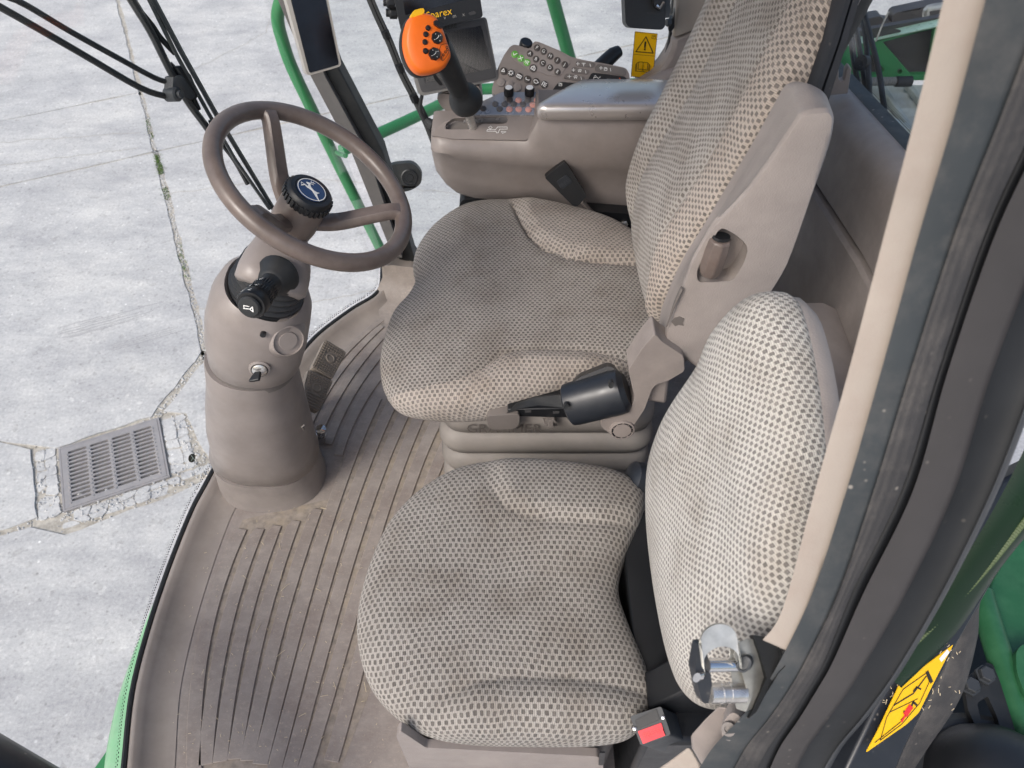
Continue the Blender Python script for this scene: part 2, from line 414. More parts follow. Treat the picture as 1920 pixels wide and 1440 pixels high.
def cushion(name, outline, C, fr, mats, parent, top, p=3.2, T=.05, under=.05, nth=380, nr=80, zf=None, matf=None, uvf=None, uscale=1.0, label=None, bulge=.012):
    """upholstered pad. outline: smooth closed loop of (a,b); fr=(origin,A,B,N); superelliptic edge; zf(a,b,r) shapes the top."""
    O, A, B, Nn = [V(q) for q in fr]
    loop = catmull([V((q[0], q[1], 0)) for q in outline], 14, True)
    # resample evenly
    ln = [0]
    for i in range(len(loop)): ln.append(ln[-1]+(loop[(i+1) % len(loop)]-loop[i]).length)
    tot = ln[-1]; res = []; j = 0
    for k in range(nth):
        s = tot*k/nth
        while ln[j+1] < s: j += 1
        f = (s-ln[j])/max(1e-9, ln[j+1]-ln[j]); res.append(loop[j].lerp(loop[(j+1) % len(loop)], f))
    C = V((C[0], C[1], 0)); bm = BM(); uvl = bm.loops.layers.uv.new('UVMap')
    params = []
    nt_ = int(nr*.78)
    for i in range(nr+1):
        if i <= nt_:
            s = i/nt_
            ph = (s**.92)*math.pi/2
            r = math.sin(ph)**(2/p) if s > 0 else 0; h = math.cos(ph)**(2/p) if s < 1 else 0
            params.append((r, h*T))
        else:
            s = (i-nt_)/(nr-nt_); ph = s*math.pi*.42
            params.append((1-(1-math.cos(ph))*.22, -math.sin(ph)*under))
    rings = []; uvs = []
    for k in range(nth):
        d = res[k]-C; prev = None; acc = 0; col = []; uc = []
        for (r, h) in params:
            q = C+d*r; z = h+(zf(q.x, q.y, r)*min(1, max(0, h/T)*1.6) if zf else 0)
            P = O+A*q.x+B*q.y+Nn*(top-T+z)
            if prev is not None: acc += (P-prev).length
            prev = P; col.append(P); dn = d.normalized()
            uc.append((C.x+dn.x*acc, C.y+dn.y*acc, q.x, q.y, r))
        rings.append(col); uvs.append(uc)
    cen = bm.verts.new(O+A*C.x+B*C.y+Nn*(top+(zf(C.x, C.y, 0) if zf else 0)))
    vs = [[bm.verts.new(p_) for p_ in c[1:]] for c in rings]; m = len(params)-1
    def setf(f, us):
        for l, u in zip(f.loops, us): l[uvl].uv = (u[1], u[0]) if uvf == 'swap' else (u[0], u[1])
        if matf:
            mx = sum(u[2] for u in us)/len(us); my = sum(u[3] for u in us)/len(us); mr = sum(u[4] for u in us)/len(us)
            f.material_index = matf(mx, my, mr)
    cu = (C.x, C.y, C.x, C.y, 0)
    for k in range(nth):
        k2 = (k+1) % nth
        f = bm.faces.new((cen, vs[k][0], vs[k2][0])); setf(f, (cu, uvs[k][1], uvs[k2][1]))
        for i in range(m-1):
            f = bm.faces.new((vs[k][i], vs[k][i+1], vs[k2][i+1], vs[k2][i])); setf(f, (uvs[k][i+1], uvs[k][i+2], uvs[k2][i+2], uvs[k2][i+1]))
    bm.faces.new([vs[k][-1] for k in range(nth)][::-1])
    return obj(name, bm, mats, parent, angle=60, label=label)
def seg_dist(p, poly):
    """signed distance (sign: + on the left of the polyline) and nearest"""
    best = 9; sg = 1
    for (ax, ay), (bx, by) in zip(poly, poly[1:]):
        dx, dy = bx-ax, by-ay; L = dx*dx+dy*dy; s = max(0, min(1, ((p[0]-ax)*dx+(p[1]-ay)*dy)/L))
        ex, ey = p[0]-ax-s*dx, p[1]-ay-s*dy; d = math.hypot(ex, ey)
        if d < best: best = d; sg = 1 if dx*(p[1]-ay)-dy*(p[0]-ax) > 0 else -1
    return best*sg
def sstep(x, a, b):
    s = max(0, min(1, (x-a)/(b-a))); return s*s*(3-2*s)

# ================================================================== THE YARD
GZ = -1.9
gbm = BM(); vs = [gbm.verts.new((x, y, GZ-.022)) for x, y in ((-140, -120), (140, -120), (140, 160), (-140, 160))]; gbm.faces.new(vs)
ground = obj('ground', gbm, 'soil', kind='structure')
GO, E1, E2 = V((-2.76, 5.2, 0)), V((.914, .406, 0)), V((.404, -.915, 0))
def yard(s, q, z=GZ): v = GO+E1*s+E2*q; return V((v.x, v.y, z))
def jag(poly, amp=.007, step=.07, limit=7.5):
    out = []; L = len(poly)
    for i in range(L):
        a, b = V(poly[i]), V(poly[(i+1) % L]); n = max(1, min(160, int((b-a).length/step)))
        nr_ = V((-(b-a).y, (b-a).x)).normalized()
        for k in range(n):
            p = a.lerp(b, k/n); j = random.uniform(-amp, amp) if max(abs(p.x), abs(p.y)) < limit else 0
            out.append(tuple(p+nr_*j))
    return out
def slab(poly, z=GZ, th=.03, parent=ground, name='slab', amp=.007, mat='concrete', step=.07):
    bm = BM(); pts = [yard(s, q, z) for s, q in jag(poly, amp, step)]
    plate(bm, pts, (0, 0, -th*.98)); return obj(name, bm, mat, parent, angle=30)
g = .017
slab([(-30, -5.0), (-g, -5.0), (-g, -.97), (-30, -.97)])
slab([(-30, -.96), (-g, -.96), (-g, -.011), (-30, -.011)])
slab([(-30, .008), (-g, .008), (-g*1.3, 2.28), (-.36, 2.66), (-.86, 2.675), (-1.15, 2.49), (-2.2, 2.46), (-30, 2.44)])
slab([(-30, 2.45), (-2.2, 2.47), (-1.15, 2.505), (-.99, 2.63), (-.97, 3.10), (-2.1, 3.09), (-30, 3.10)])
slab([(g, -5.0), (30, -5.0), (30, -.011), (g, -.011)])
slab([(g*1.3, .008), (30, .008), (30, 3.09), (.3, 3.09), (-.12, 3.07), (-.18, 2.72), (-.29, 2.655), (g*1.2, 2.31)])
slab([(-30, 3.125), (-1.0, 3.135), (-.85, 3.26), (-.3, 3.235), (-.1, 3.19), (.3, 3.12), (30, 3.12), (30, 30), (-30, 30)])
slab([(-30, -40), (-g, -40), (-g, -5.02), (-30, -5.02)])
slab([(g, -40), (30, -40), (30, -5.02), (g, -5.02)])
# broken concrete round the drain
S0, S1, Q0, Q1 = -.835, -.335, 2.70, 3.105
def rubble(s0, q0, s1, q1, ns, nq):
    G = [[(s0+(s1-s0)*(i+(random.uniform(-.3, .3) if 0 < i < ns else 0))/ns, q0+(q1-q0)*(j+(random.uniform(-.28, .28) if 0 < j < nq else 0))/nq) for j in range(nq+1)] for i in range(ns+1)]
    for i in range(ns):
        for j in range(nq):
            if random.random() < .1: continue
            c = [G[i][j], G[i+1][j], G[i+1][j+1], G[i][j+1]]; cx, cy = sum(p[0] for p in c)/4, sum(p[1] for p in c)/4
            k = random.uniform(.93, .985); poly = rnd([(cx+(a-cx)*k, cy+(b-cy)*k) for a, b in c], .012, 2)
            slab(poly, GZ-random.uniform(.001, .010), .028, ground, 'concrete_chunk', .003, 'concrete', .03)
bed = BM(); plate(bed, [yard(a, b, GZ-.010) for a, b in ((-1.02, 2.6), (-.15, 2.6), (-.1, 3.05), (.2, 3.08), (.2, 3.2), (-.28, 3.27), (-.86, 3.29), (-1.03, 3.16))], (0, 0, -.01), [[yard(a, b, GZ-.010) for a, b in ((S0-.013, Q0-.013), (S1+.013, Q0-.013), (S1+.013, Q1+.013), (S0-.013, Q1+.013))]]); obj('rubble_bed', bed, 'soil', ground)
rubble(-.86, 3.125, -.28, 3.215, 8, 2); rubble(-.315, 2.71, -.19, 3.1, 2, 7); rubble(-.965, 2.66, -.862, 3.12, 2, 7); rubble(-.27, 3.11, .12, 3.16, 6, 1)
cb = BM()                                   # hairline cracks running across the slabs
for pts in ([(-30, -.55), (-3.2, -.93), (-1.6, -.78), (-.4, -.42), (-.01, -.30)], [(-3.4, -.4), (-1.5, -.35), (-.05, -.1)], [(.02, .6), (.9, .75), (1.9, 1.4), (2.6, 2.6), (3.0, 3.1)], [(.02, -.9), (1.2, -1.6), (1.9, -3.4), (2.4, -5)], [(1.4, -2.0), (3.0, -1.9), (6, -2.2)], [(-.02, -3.2), (-2.0, -3.5), (-6, -3.1)], [(-3.2, 3.2), (-2.1, 4.2), (-1.2, 5.2)], [(.02, 1.9), (.5, 2.1), (1.2, 2.2)], [(-1.14, 2.5), (-1.6, 2.2), (-2.6, 2.05), (-4, 2.2)]):
    P3 = []
    for a, b in zip(pts, pts[1:]):
        n = max(2, int(V((b[0]-a[0], b[1]-a[1])).length/.06)); n = min(n, 80)
        P3 += [yard(a[0]+(b[0]-a[0])*k/n+random.gauss(0, .008), a[1]+(b[1]-a[1])*k/n+random.gauss(0, .008), GZ+.001) for k in range(n)]
    stroke(cb, P3, .0045, (0, 0, 1), .0003)
obj('hairline_cracks', cb, 'soil', ground, kind='stuff')
gb = BM()
def pebble(bm, c, r):
    vs = [bm.verts.new(c+V((math.cos(k*1.257)*r*random.uniform(.7, 1.2), math.sin(k*1.257)*r*random.uniform(.7, 1.2), 0))) for k in range(5)]
    tp = bm.verts.new(c+V((0, 0, r*.7)))
    for k in range(5): bm.faces.new((vs[k], vs[(k+1) % 5], tp))
for (a, b, wd, n) in (((0, 2.3), (-.34, 2.68), .03, 260), ((-.9, 3.13), (.1, 3.15), .05, 700), ((.1, 3.12), (.9, 3.11), .02, 150), ((-.2, 2.7), (-.2, 3.1), .05, 260), ((-.93, 2.65), (-.95, 3.12), .05, 300), ((-1.0, 3.14), (-2.6, 3.1), .025, 600), ((0, -.9), (0, 2.3), .013, 1800), ((-1.15, 2.5), (-2.2, 2.47), .012, 150)):
    for k in range(n):
        f = random.random(); s = a[0]+(b[0]-a[0])*f; q = a[1]+(b[1]-a[1])*f
        if abs(b[0]-a[0]) > abs(b[1]-a[1]): q += random.gauss(0, wd)
        else: s += random.gauss(0, wd)
        pebble(gb, yard(s, q, GZ-.014+random.uniform(0, .012)), random.uniform(.002, .009))
obj('gravel', gb, 'concrete', ground, kind='stuff')
mb = BM()
for (qa, qb, n) in ((.05, .32, 420), (-.5, -.2, 90), (1.2, 1.6, 90), (.5, .65, 80)):
    for k in range(n):
        q = random.uniform(qa, qb); c = yard(random.gauss(0, .014), q, GZ-.01); h = random.uniform(.006, .022); d = V((random.uniform(-1, 1), random.uniform(-1, 1), .6))*h; sd_ = V((d.y, -d.x, 0)).normalized()*.004
        vv = [mb.verts.new(c-sd_), mb.verts.new(c+sd_), mb.verts.new(c+d+V((0, 0, .01)))]; mb.faces.new(vv)
obj('weeds', mb, 'moss', kind='stuff')
def strip2(pts, wd, z):
    L_, R_ = [], []
    for i, p in enumerate(pts):
        a, b = V(pts[max(i-1, 0)]), V(pts[min(i+1, len(pts)-1)]); d = (b-a).normalized(); n = V((-d.y, d.x))*wd
        L_.append(yard(p[0]+n.x, p[1]+n.y, z)); R_.append(yard(p[0]-n.x, p[1]-n.y, z))
    return L_+R_[::-1]
for pts in ([(0, -40), (0, -5), (0, 2.37)], [(0, 2.28), (-.34, 2.67)], [(-30, -.003), (30, -.003)], [(-30, -.965), (0, -.965)], [(-30, 3.112), (-1.0, 3.118)], [(.05, 3.105), (30, 3.105)], [(-.95, 2.6), (-1.15, 2.498), (-2.2, 2.465), (-30, 2.445)], [(-30, -5.01), (30, -5.01)]):
    jb = BM(); plate(jb, strip2(pts, .03, GZ-.0065), (0, 0, -.004)); obj('joint_fill', jb, 'soil', ground)
tm = BM()
for k in range(7):
    s0 = -.75+random.uniform(-.1, .1); q0 = 1.72+k*.02+random.uniform(-.006, .006)
    stroke(tm, [yard(s0+i*.05, q0+.003*math.sin(i*2+k), GZ+.0006) for i in range(int(random.uniform(6, 13)))], random.uniform(.002, .005), (0, 0, 1), .0002)
for k in range(4): stroke(tm, [yard(-.5+i*.06, 2.0+k*.018, GZ+.0006) for i in range(int(random.uniform(5, 9)))], random.uniform(.002, .004), (0, 0, 1), .0002)
obj('tyre_mark', tm, 'tyre_mark', ground, kind='stuff')
# drain grate
gt = thing('drain_grate', 'grey slotted iron drain grate set in cracked concrete', 'drain grate', yard(-.585, 2.905))
S0, S1, Q0, Q1 = -.835, -.335, 2.70, 3.105
def slotloop(s, q, L, wd): return [yard(a, b, GZ+.004) for a, b in rnd([(s-L/2, q-wd/2), (s+L/2, q-wd/2), (s+L/2, q+wd/2), (s-L/2, q+wd/2)], wd*.45, 3)]
cw = (S1-S0-.05)/4; holes = []; sl = []
for i in range(4):
    for j in range(13):
        sc, qc = S0+.025+cw*(i+.5), Q0+.028+(Q1-Q0-.056)*(j+.5)/13
        holes.append(slotloop(sc, qc, cw*.84, .0165)); sl.append((sc, qc))
bm = BM(); plate(bm, [yard(*p, GZ+.004) for p in ((S0, Q0), (S1, Q0), (S1, Q1), (S0, Q1))], (0, 0, -.03), holes); obj('grate_plate', bm, 'cast_iron', gt)
bm = BM()
for (a, b, c_, d) in ((S0-.012, Q0-.012, S1+.012, Q0-.002), (S0-.012, Q1+.002, S1+.012, Q1+.012), (S0-.012, Q0-.002, S0-.002, Q1+.002), (S1+.002, Q0-.002, S1+.012, Q1+.002)):
    plate(bm, [yard(*p, GZ+.003) for p in ((a, b), (c_, b), (c_, d), (a, d))], (0, 0, -.04))
obj('grate_frame', bm, 'cast_iron', gt)
bm = BM(); plate(bm, [yard(*p, GZ-.0285) for p in ((S0+.004, Q0+.004), (S1-.004, Q0+.004), (S1-.004, Q1-.004), (S0+.004, Q1-.004))], (0, 0, .002)); obj('drain_sump', bm, 'sump', gt)
stud = None
for i in range(5):
    for j in range(13):
        c = yard(S0+.025+cw*i+(.004 if i == 0 else -.004 if i == 4 else 0), sl[j][1]+.014, GZ+.004)
        if stud is None:
            bm = BM(); lathe(bm, c, (0, 0, 1), [(.006, 0), (.004, .004)], 6); stud = obj('stud', bm, 'cast_iron', gt); c0 = c
        else: dup(stud, c-c0)
# ================================================================== CAB FLOOR
edge_px = [(222, 1560), (235, 1440), (250, 1300), (280, 1180), (320, 1060), (360, 960), (385, 912), (420, 850), (470, 775), (520, 710), (560, 668), (600, 625), (660, 580), (700, 556), (716, 535), (719, 500), (722, 470)]
LIP = .03
edge = catmull([at(a, b, z=LIP) for a, b in edge_px], 6)
inner = []
for i, p in enumerate(edge):
    tn = (edge[min(i+1, len(edge)-1)]-edge[max(i-1, 0)]).normalized(); nr_ = V((-tn.y, tn.x, 0)) if V((-tn.y, tn.x, 0)).x > 0 else V((tn.y, -tn.x, 0))
    inner.append((p, nr_))
bm = BM()
plate(bm, [V((p.x, p.y, 0))+n*.05 for p, n in inner]+[V((.6, 1.78, 0)), V((.6, .6, 0)), V((.3, .3, 0)), V((.2, .2, 0))], (0, 0, -.05))
floor = obj('floor', bm, 'floor_vinyl', kind='structure')
bm = BM()
rows = []
for d, z in ((0, LIP-.05), (0, LIP-.004), (.004, LIP), (.012, LIP), (.022, .02), (.04, .008), (.06, .0025), (.075, .0015)):
    rows.append([V((p.x, p.y, z))+n*d for p, n in inner])
loft(bm, rows); obj('floor_rim', bm, 'floor_worn', floor, angle=60)
# ribs of the moulded mat, each a raised strip
RIB = [
 [(462, 993), (422, 1104), (396, 1200), (378, 1314), (375.5, 1392), (382, 1470)],
 [(495, 992), (460, 1094), (429, 1200), (409, 1314), (400, 1431)],
 [(528, 986), (493, 1087), (462, 1200), (441, 1310), (427, 1426)],
 [(563, 977), (527, 1087), (495, 1200), (471, 1310), (454, 1422)],
 [(604, 955), (562, 1083), (530, 1200), (498, 1310), (479, 1426)],
 [(718, 747), (683, 810), (650, 905), (629, 983), (593, 1087), (561, 1200), (530, 1310), (504, 1434)],
 [(757, 735), (737, 773), (703, 843), (682, 908), (660, 983), (591, 1200), (560, 1310), (528, 1450)],
 [(790, 735), (745, 823), (714, 908), (689, 983), (622, 1200), (592, 1310), (556, 1450)],
 [(812, 750), (772, 840), (746, 908), (723, 983), (661, 1200), (622, 1310), (585, 1450)],
 [(840, 770), (800, 850), (778, 917), (755, 983), (700, 1200), (664, 1310), (636, 1430)],
 [(870, 790), (835, 850), (813, 917), (790, 1000), (745, 1150)],
 [(721, 600), (685, 630), (653, 660), (630, 690), (606, 725)],
 [(721, 612), (653, 683), (613, 740), (590, 793), (572, 830)],
 [(719, 635), (660, 710), (610, 800)],
 [(718, 667), (670, 733), (623, 833)],
 [(718, 707), (673, 777), (643, 853)]]
WD = [.0265]*5+[.0285, .0275, .0275, .0275, .0275, .0275, .017, .018, .02, .022, .022]
for pts, wd in zip(RIB, WD):
    w3 = [at(a, b, z=.004) for a, b in pts]; dg_ = 3 if len(pts) > 6 else 2
    cf = np.polyfit([p.y for p in w3], [p.x for p in w3], dg_)          # a smooth moulded line
    c = [V((float(np.polyval(cf, y_)), y_, .004)) for y_ in np.linspace(w3[0].y, w3[-1].y, 28)]; bm = BM(); L = []; Rr = []
    for i, p in enumerate(c):
        tn = (c[min(i+1, len(c)-1)]-c[max(i-1, 0)]).normalized(); n = V((-tn.y, tn.x, 0)); n = n if n.x < 0 else -n
        wv = wd*(.75 if i == 0 else 1); Rr.append(p); L.append(p+n*wv)
    plate(bm, L+Rr[::-1], (0, 0, -.0045)); obj('rib', bm, 'floor_vinyl', floor, angle=30, bevel=.0012)
gr = BM()                                   # settled dust in the channels between the ribs
plate(gr, [V((p.x, p.y, .0004)) for p in [at(a, b, z=0) for a, b in ((455, 975), (620, 935), (640, 860), (760, 700), (880, 780), (760, 1120), (640, 1440), (380, 1440), (360, 1300), (395, 1110))]], (0, 0, -.0003))
obj('channel_dust', gr, 'groove_dirt', floor)
sb = BM()
for k in range(230):
    a, b = random.uniform(240, 720), random.uniform(900, 1430)
    p = at(a, b, z=.006)
    if p.x < -.70: continue
    th = random.uniform(0, 6.28); L = random.uniform(.0006, .003) if random.random() < .9 else random.uniform(.005, .010); d = V((math.cos(th), math.sin(th), random.uniform(-.1, .2)))*L
    tube(sb, [p-d, p+V((0, 0, .0008)), p+d], .00045, 4)
obj('chaff', sb, 'straw', kind='stuff')
# black bead where the glass meets the floor
bm = BM(); tube(bm, [p-n*.004+V((0, 0, -.003)) for p, n in inner], .0055, 8)
ws = thing('windshield', 'curved clear windshield rising from black bead along the cab floor', 'windshield', at(385, 912, z=0))
obj('bead', bm, 'black_soft', ws)
LEAN = V((-.2, .03, 1))
bm = BM(); hs = [0, .1, .3, .6, .95, 1.3, 1.6]
loft(bm, [[p-n*.012+V((-.16*h-.05*h*h*.4, .02*h, h+.006)) for p, n in inner[::3]] for h in hs])
obj('pane', bm, 'glass', ws, angle=80)
# dotted frit rows at the foot of the glass
bm = BM()
dots = []
for i in range(0, len(inner)-1):
    (p, n), (p2, n2) = inner[i], inner[i+1]
    k = max(1, int((p2-p).length/.0055))
    for j in range(k):
        q = p.lerp(p2, j/k)-n*.0125; tn = (p2-p).normalized()
        for r_ in range(2):
            c = q+V((-.001*r_, 0, .004+.0045*r_))+tn*(.0027*r_)
            s = .0017-.0005*r_
            f = [bm.verts.new(c+tn*a*s+V((0, 0, 1))*b*s) for a, b in ((-1, -1), (1, -1), (1, 1), (-1, 1))]; bm.faces.new(f)
obj('frit', bm, 'print_black', ws, kind='stuff')
# maker mark etched in the glass
gp = at(360, 862, x=-.79); bm = BM(); X, Y = V((.25, .85, .1)).normalized(), V((-.75, .1, .65)).normalized(); Z = X.cross(Y)
def gpt(px, py): return Plane(gp, V((.95, -.25, .15))).p(px, py)
plate(bm, [gpt(a, b) for a, b in rnd([(353, 856), (359, 850), (366, 853), (364, 865), (358, 868), (353, 864)], 3)], V((.001, 0, 0)))
for r_ in range(7):
    for k in range(9):
        if random.random() < .25: continue
        a = 366+r_*2.6+k*.9*.5+2; b = 863+k*2.5*.9+r_*1.1-6+ (r_*1.2)
        q = gpt(a-4+k*.3, b+3); stroke(bm, [q, gpt(a-4+k*.3+.5, b+3+1.7)], .0009, V((1, 0, 0)), 0)
obj('glass_mark', bm, 'print_black', ws)
bm = BM(); stroke(bm, [gpt(357, 854), gpt(360, 858), gpt(357, 864)], .002, V((1, 0, 0)), .002); stroke(bm, [gpt(360, 858), gpt(363, 862)], .0016, V((1, 0, 0)), .002); obj('mark_symbol', bm, 'print_white', ws)
# green cab apron outside the windshield foot
ap = thing('cab_apron', 'pale green body panel below the foot of the windshield', 'body panel', at(215, 1380, z=-.05))
bm = BM(); rows = []
sel = [(p, n) for p, n in inner if p.y < 1.05]
for d, z in ((.008, -.012), (.045, -.014), (.062, -.03), (.068, -.12), (.066, -.3)):
    rows.append([V((p.x, p.y, z))-n*(d*(1.0 if p.y < .4 else max(.2, 1-(p.y-.4)*1.35))) for p, n in sel])
loft(bm, rows); obj('panel_skin', bm, 'green_pale', ap, angle=50)
bm = BM(); plate(bm, [at(a, b, z=-.09) for a, b in ((176, 1440), (214, 1385), (232, 1372), (226, 1450), (222, 1560), (150, 1560))], (0, 0, -.05)); obj('step_bracket', bm, 'green', ap, bevel=.004)
# dark door rail at the near corner
fr = thing('door_rail', 'thick black door rail crossing the lower left corner', 'rail', at(60, 1420, t=1.0))
bm = BM(); c = [at(-370, 1312, t=1.0), at(-150, 1438, t=1.02), at(70, 1564, t=1.04), at(290, 1690, t=1.06)]
tube(bm, catmull(c, 4), .075, 20); obj('rail', bm, 'navy_black', fr)

# ================================================================== STEERING COLUMN
sc = thing('steering_column', 'brown plastic steering column with wheel, stalk and ignition key', 'steering column', (-.54, .935, 0))
def ring(c, n, rx, ry, seg=40, e=2.3):
    x, y, z = frame(n, (0, 1, 0)); out = []     # x: towards -X..., y ~ world Y
    for k in range(seg):
        a = 2*math.pi*k/seg; ca, sa = math.cos(a), math.sin(a)
        out.append(V(c)+x*(math.copysign(abs(ca)**(2/e), ca)*rx)+y*(math.copysign(abs(sa)**(2/e), sa)*ry))
    return out
UPn = lambda a: V((math.sin(R(a)), 0, math.cos(R(a))))
def colloft(name, rings, mat, **k):
    bm = BM(); loft(bm, rings, closed=True, cap=True); return obj(name, bm, mat, sc, **k)
colloft('base_shroud', [ring((-.553, .98, .001), UPn(0), .122, .097), ring((-.553, .98, .01), UPn(0), .12, .095), ring((-.55, .98, .06), UPn(1), .116, .094), ring((-.547, .978, .095), UPn(3), .114, .092)], 'taupe', angle=60)
colloft('base_gap', [ring((-.547, .978, .09), UPn(3), .108, .086), ring((-.546, .977, .115), UPn(5), .108, .087)], 'taupe_dark')
colloft('lower_cover', [ring((-.546, .977, .105), UPn(8), .111, .089), ring((-.545, .977, .109), UPn(8), .116, .094), ring((-0.5350, .974, .16), UPn(8), 0.1075, .096), ring((-0.5270, .97, .22), UPn(9), 0.1040, .097), ring((-0.5140, .968, .30), UPn(10), 0.0940, .095), ring((-0.4990, .966, .375), UPn(12), 0.0840, .091), ring((-0.4890, .965, .43), UPn(14), 0.0810, .089), ring((-0.4875, .965, .436), UPn(14), 0.0795, .0875)], 'taupe_smooth', angle=60)
colloft('cover_gap', [ring((-0.4820, .965, .425), UPn(14), 0.0775, .085), ring((-0.4790, .965, .455), UPn(14), 0.0775, .085)], 'taupe_dark')
colloft('upper_cover', [ring((-0.4750, .965, .4445), UPn(14), 0.0815, .088), ring((-0.4745, .965, .447), UPn(14), 0.0835, .0905), ring((-0.4620, .964, .49), UPn(16), 0.0880, .093), ring((-0.4460, .962, .54), UPn(20), 0.0880, .092), ring((-0.4300, .96, .58), UPn(24), 0.0840, .088), ring((-0.4190, .958, .605), UPn(27), 0.0750, .08), ring((-0.4150, .957, .613), UPn(29), 0.0660, .073), ring((-0.4160, .957, .607), UPn(29), 0.0590, .068), ring((-0.4290, .957, .585), UPn(29), 0.0550, .065)], 'taupe_smooth', angle=60)
AX = UPn(31); BO = V((-.421, .957, .600))
prof = [(.064, 0), (.064, .004), (.06, .008)]
for k in range(5): h = .010+k*.013; prof += [(.0625-k*.0016, h), (.0635-k*.0016, h+.005), (.0565-k*.0016, h+.0085), (.0565-k*.0016, h+.0105)]
bm = BM(); lathe(bm, BO, AX, prof, 40, up=(0, 1, 0)); obj('bellows', bm, 'gaiter', sc, angle=50)
# neck housing
WC = at(590, 345, y=1.0); WN = V((.56, .0, .83)).normalized()
HUB = at(560, 399, y=1.0)
def rrect(c, n, wx, wy, up=(0, 1, 0), r=.3): return ring(c, n, wx, wy, 36, 3.6)
n0 = BO+AX*.058+V((0, -.012, 0)); nt0 = HUB-WN*.052
bm = BM(); NX = (nt0-n0)
loft(bm, [rrect(n0+NX*s_-V((0, .010*(1-s_), 0)), NX, a, b) for s_, a, b in ((-.22, .050, .056), (-.14, .057, .063), (.1, .057, .062), (.4, .053, .058), (.7, .045, .049), (.9, .038, .040), (1.0, .034, .034))], closed=True, cap=True)
obj('neck_housing', bm, 'taupe_smooth', sc, angle=60)
# stalk
sa, sb_ = at(516, 522, y=.895), at(466, 577, y=.80); SAX = (sb_-sa).normalized(); Ls = (sb_-sa).length
bm = BM(); lathe(bm, sa-SAX*.012, SAX, [(.034, 0), (.033, .008), (.025, .016), (.022, .026), (.0175, .03), (.0165, .04), (.0165, .046)], 28); st = obj('stalk_boot', bm, 'black_soft', sc, angle=40)
bm = BM(); lathe(bm, sa+SAX*.034, SAX, [(.0165, 0), (.0185, .002), (.0185, .016), (.0175, .018), (.0175, .021), (.0205, .024), (.0205, .038), (.0225, .041), (.0225, .055), (.021, .059)], 30); stalk = obj('stalk', bm, 'black', sc, angle=35)
bm = BM()
for k in range(30):
    a = 2*math.pi*k/30; x, y, z = frame(SAX)
    for h, r_ in ((.043, .0186), (.065, .0206)):
        c = sa+SAX*h+(x*math.cos(a)+y*math.sin(a))*r_; box(bm, c, .0015, .0015, .011, (x, y, z))
obj('grip_ridges', bm, 'black', stalk)
bm = BM(); lathe(bm, sa+SAX*.0935, SAX, [(.0165, 0), (.0165, .004), (.0145, .0065), (0.001, .0075)], 26); hb = obj('horn_button', bm, 'black_soft', stalk, angle=30)
x, y, z = frame(SAX); tip = sa+SAX*.1015; bm = BM()
stroke(bm, [tip-x*.007-y*.001, tip+x*.003-y*.001, tip+x*.007+y*.003, tip+x*.007-y*.005, tip+x*.003-y*.002], .0014, SAX); stroke(bm, [tip-x*.006-y*.001, tip-x*.006+y*.004, tip+x*.002+y*.003], .0012, SAX)
obj('horn_symbol', bm, 'print_white', stalk)
bm = BM()
for (h, a0) in ((.042, -.5), (.042, -.1), (.066, -.7), (.066, -.2), (.066, .3), (.087, -.6), (.087, -.1)):
    for aa in (2.2, 3.2):
        a = aa+a0; rr = .0188 if h < .05 else .0208 if h < .07 else .0228
        d = x*math.cos(a)+y*math.sin(a); c = sa+SAX*(h)+d*rr; tn = SAX.cross(d)
        stroke(bm, [c-tn*.002-SAX*.002, c+tn*.002+SAX*.002], .0012, d); stroke(bm, [c-tn*.002+SAX*.002, c+tn*.001+SAX*.002], .0012, d)
obj('stalk_symbols', bm, 'print_white', stalk)
# ignition switch with key
KP = at(487, 690, y=.872); KN = V((.15, -1, .12)).normalized()
bm = BM(); lathe(bm, KP-KN*.004, KN, [(.019, 0), (.018, .008), (.0145, .010), (.0135, .006), (.0135, .003)], 26); ig = obj('ignition_switch', bm, 'taupe_smooth', sc)
bm = BM(); lathe(bm, KP-KN*.002, KN, [(.0125, 0), (.0125, .009), (.009, .011)], 22); obj('lock_barrel', bm, 'steel', ig)
bm = BM(); q = KP+KN*.012; kd = (at(478, 716, y=.843)-q); kx = V((1, 0, .2)).normalized()
kn_ = kd.cross(kx).normalized()
plate(bm, [q-kx*.005, q+kx*.005, q+kd*.45+kx*.008, q+kd+kx*.010, q+kd*1.05, q+kd-kx*.010, q+kd*.45-kx*.008], kn_*.006); obj('key', bm, 'black', ig, bevel=.0018)
# round tilt cap at the side
CN = V((.55, -.8, .25)).normalized(); CPt = at(541, 640, y=.885)
bm = BM(); lathe(bm, CPt-CN*.04, CN, [(.046, 0), (.04, .018), (.029, .034), (.0275, .040), (.026, .041), (.0255, .037), (.0165, .037), (.0155, .0395), (.001, .0395)], 34); obj('tilt_cap', bm, 'taupe_smooth', sc, angle=35)
for (a, b, yy, nn) in ((493, 628, .872, (.1, -1, .1)), (388, 614, .94, (-1, -.3, .1))):
    bm = BM(); lathe(bm, at(a, b, y=yy), V(nn), [(.0048, -.006), (.0048, .0015)], 14); obj('screw_hole', bm, 'black', sc)
bm = BM(); tube(bm, [at(570, 806, y=.915), at(566, 800, y=.912), at(571, 797, y=.915)], .002, 6); obj('scuff_tab', bm, 'taupe_dark', sc)
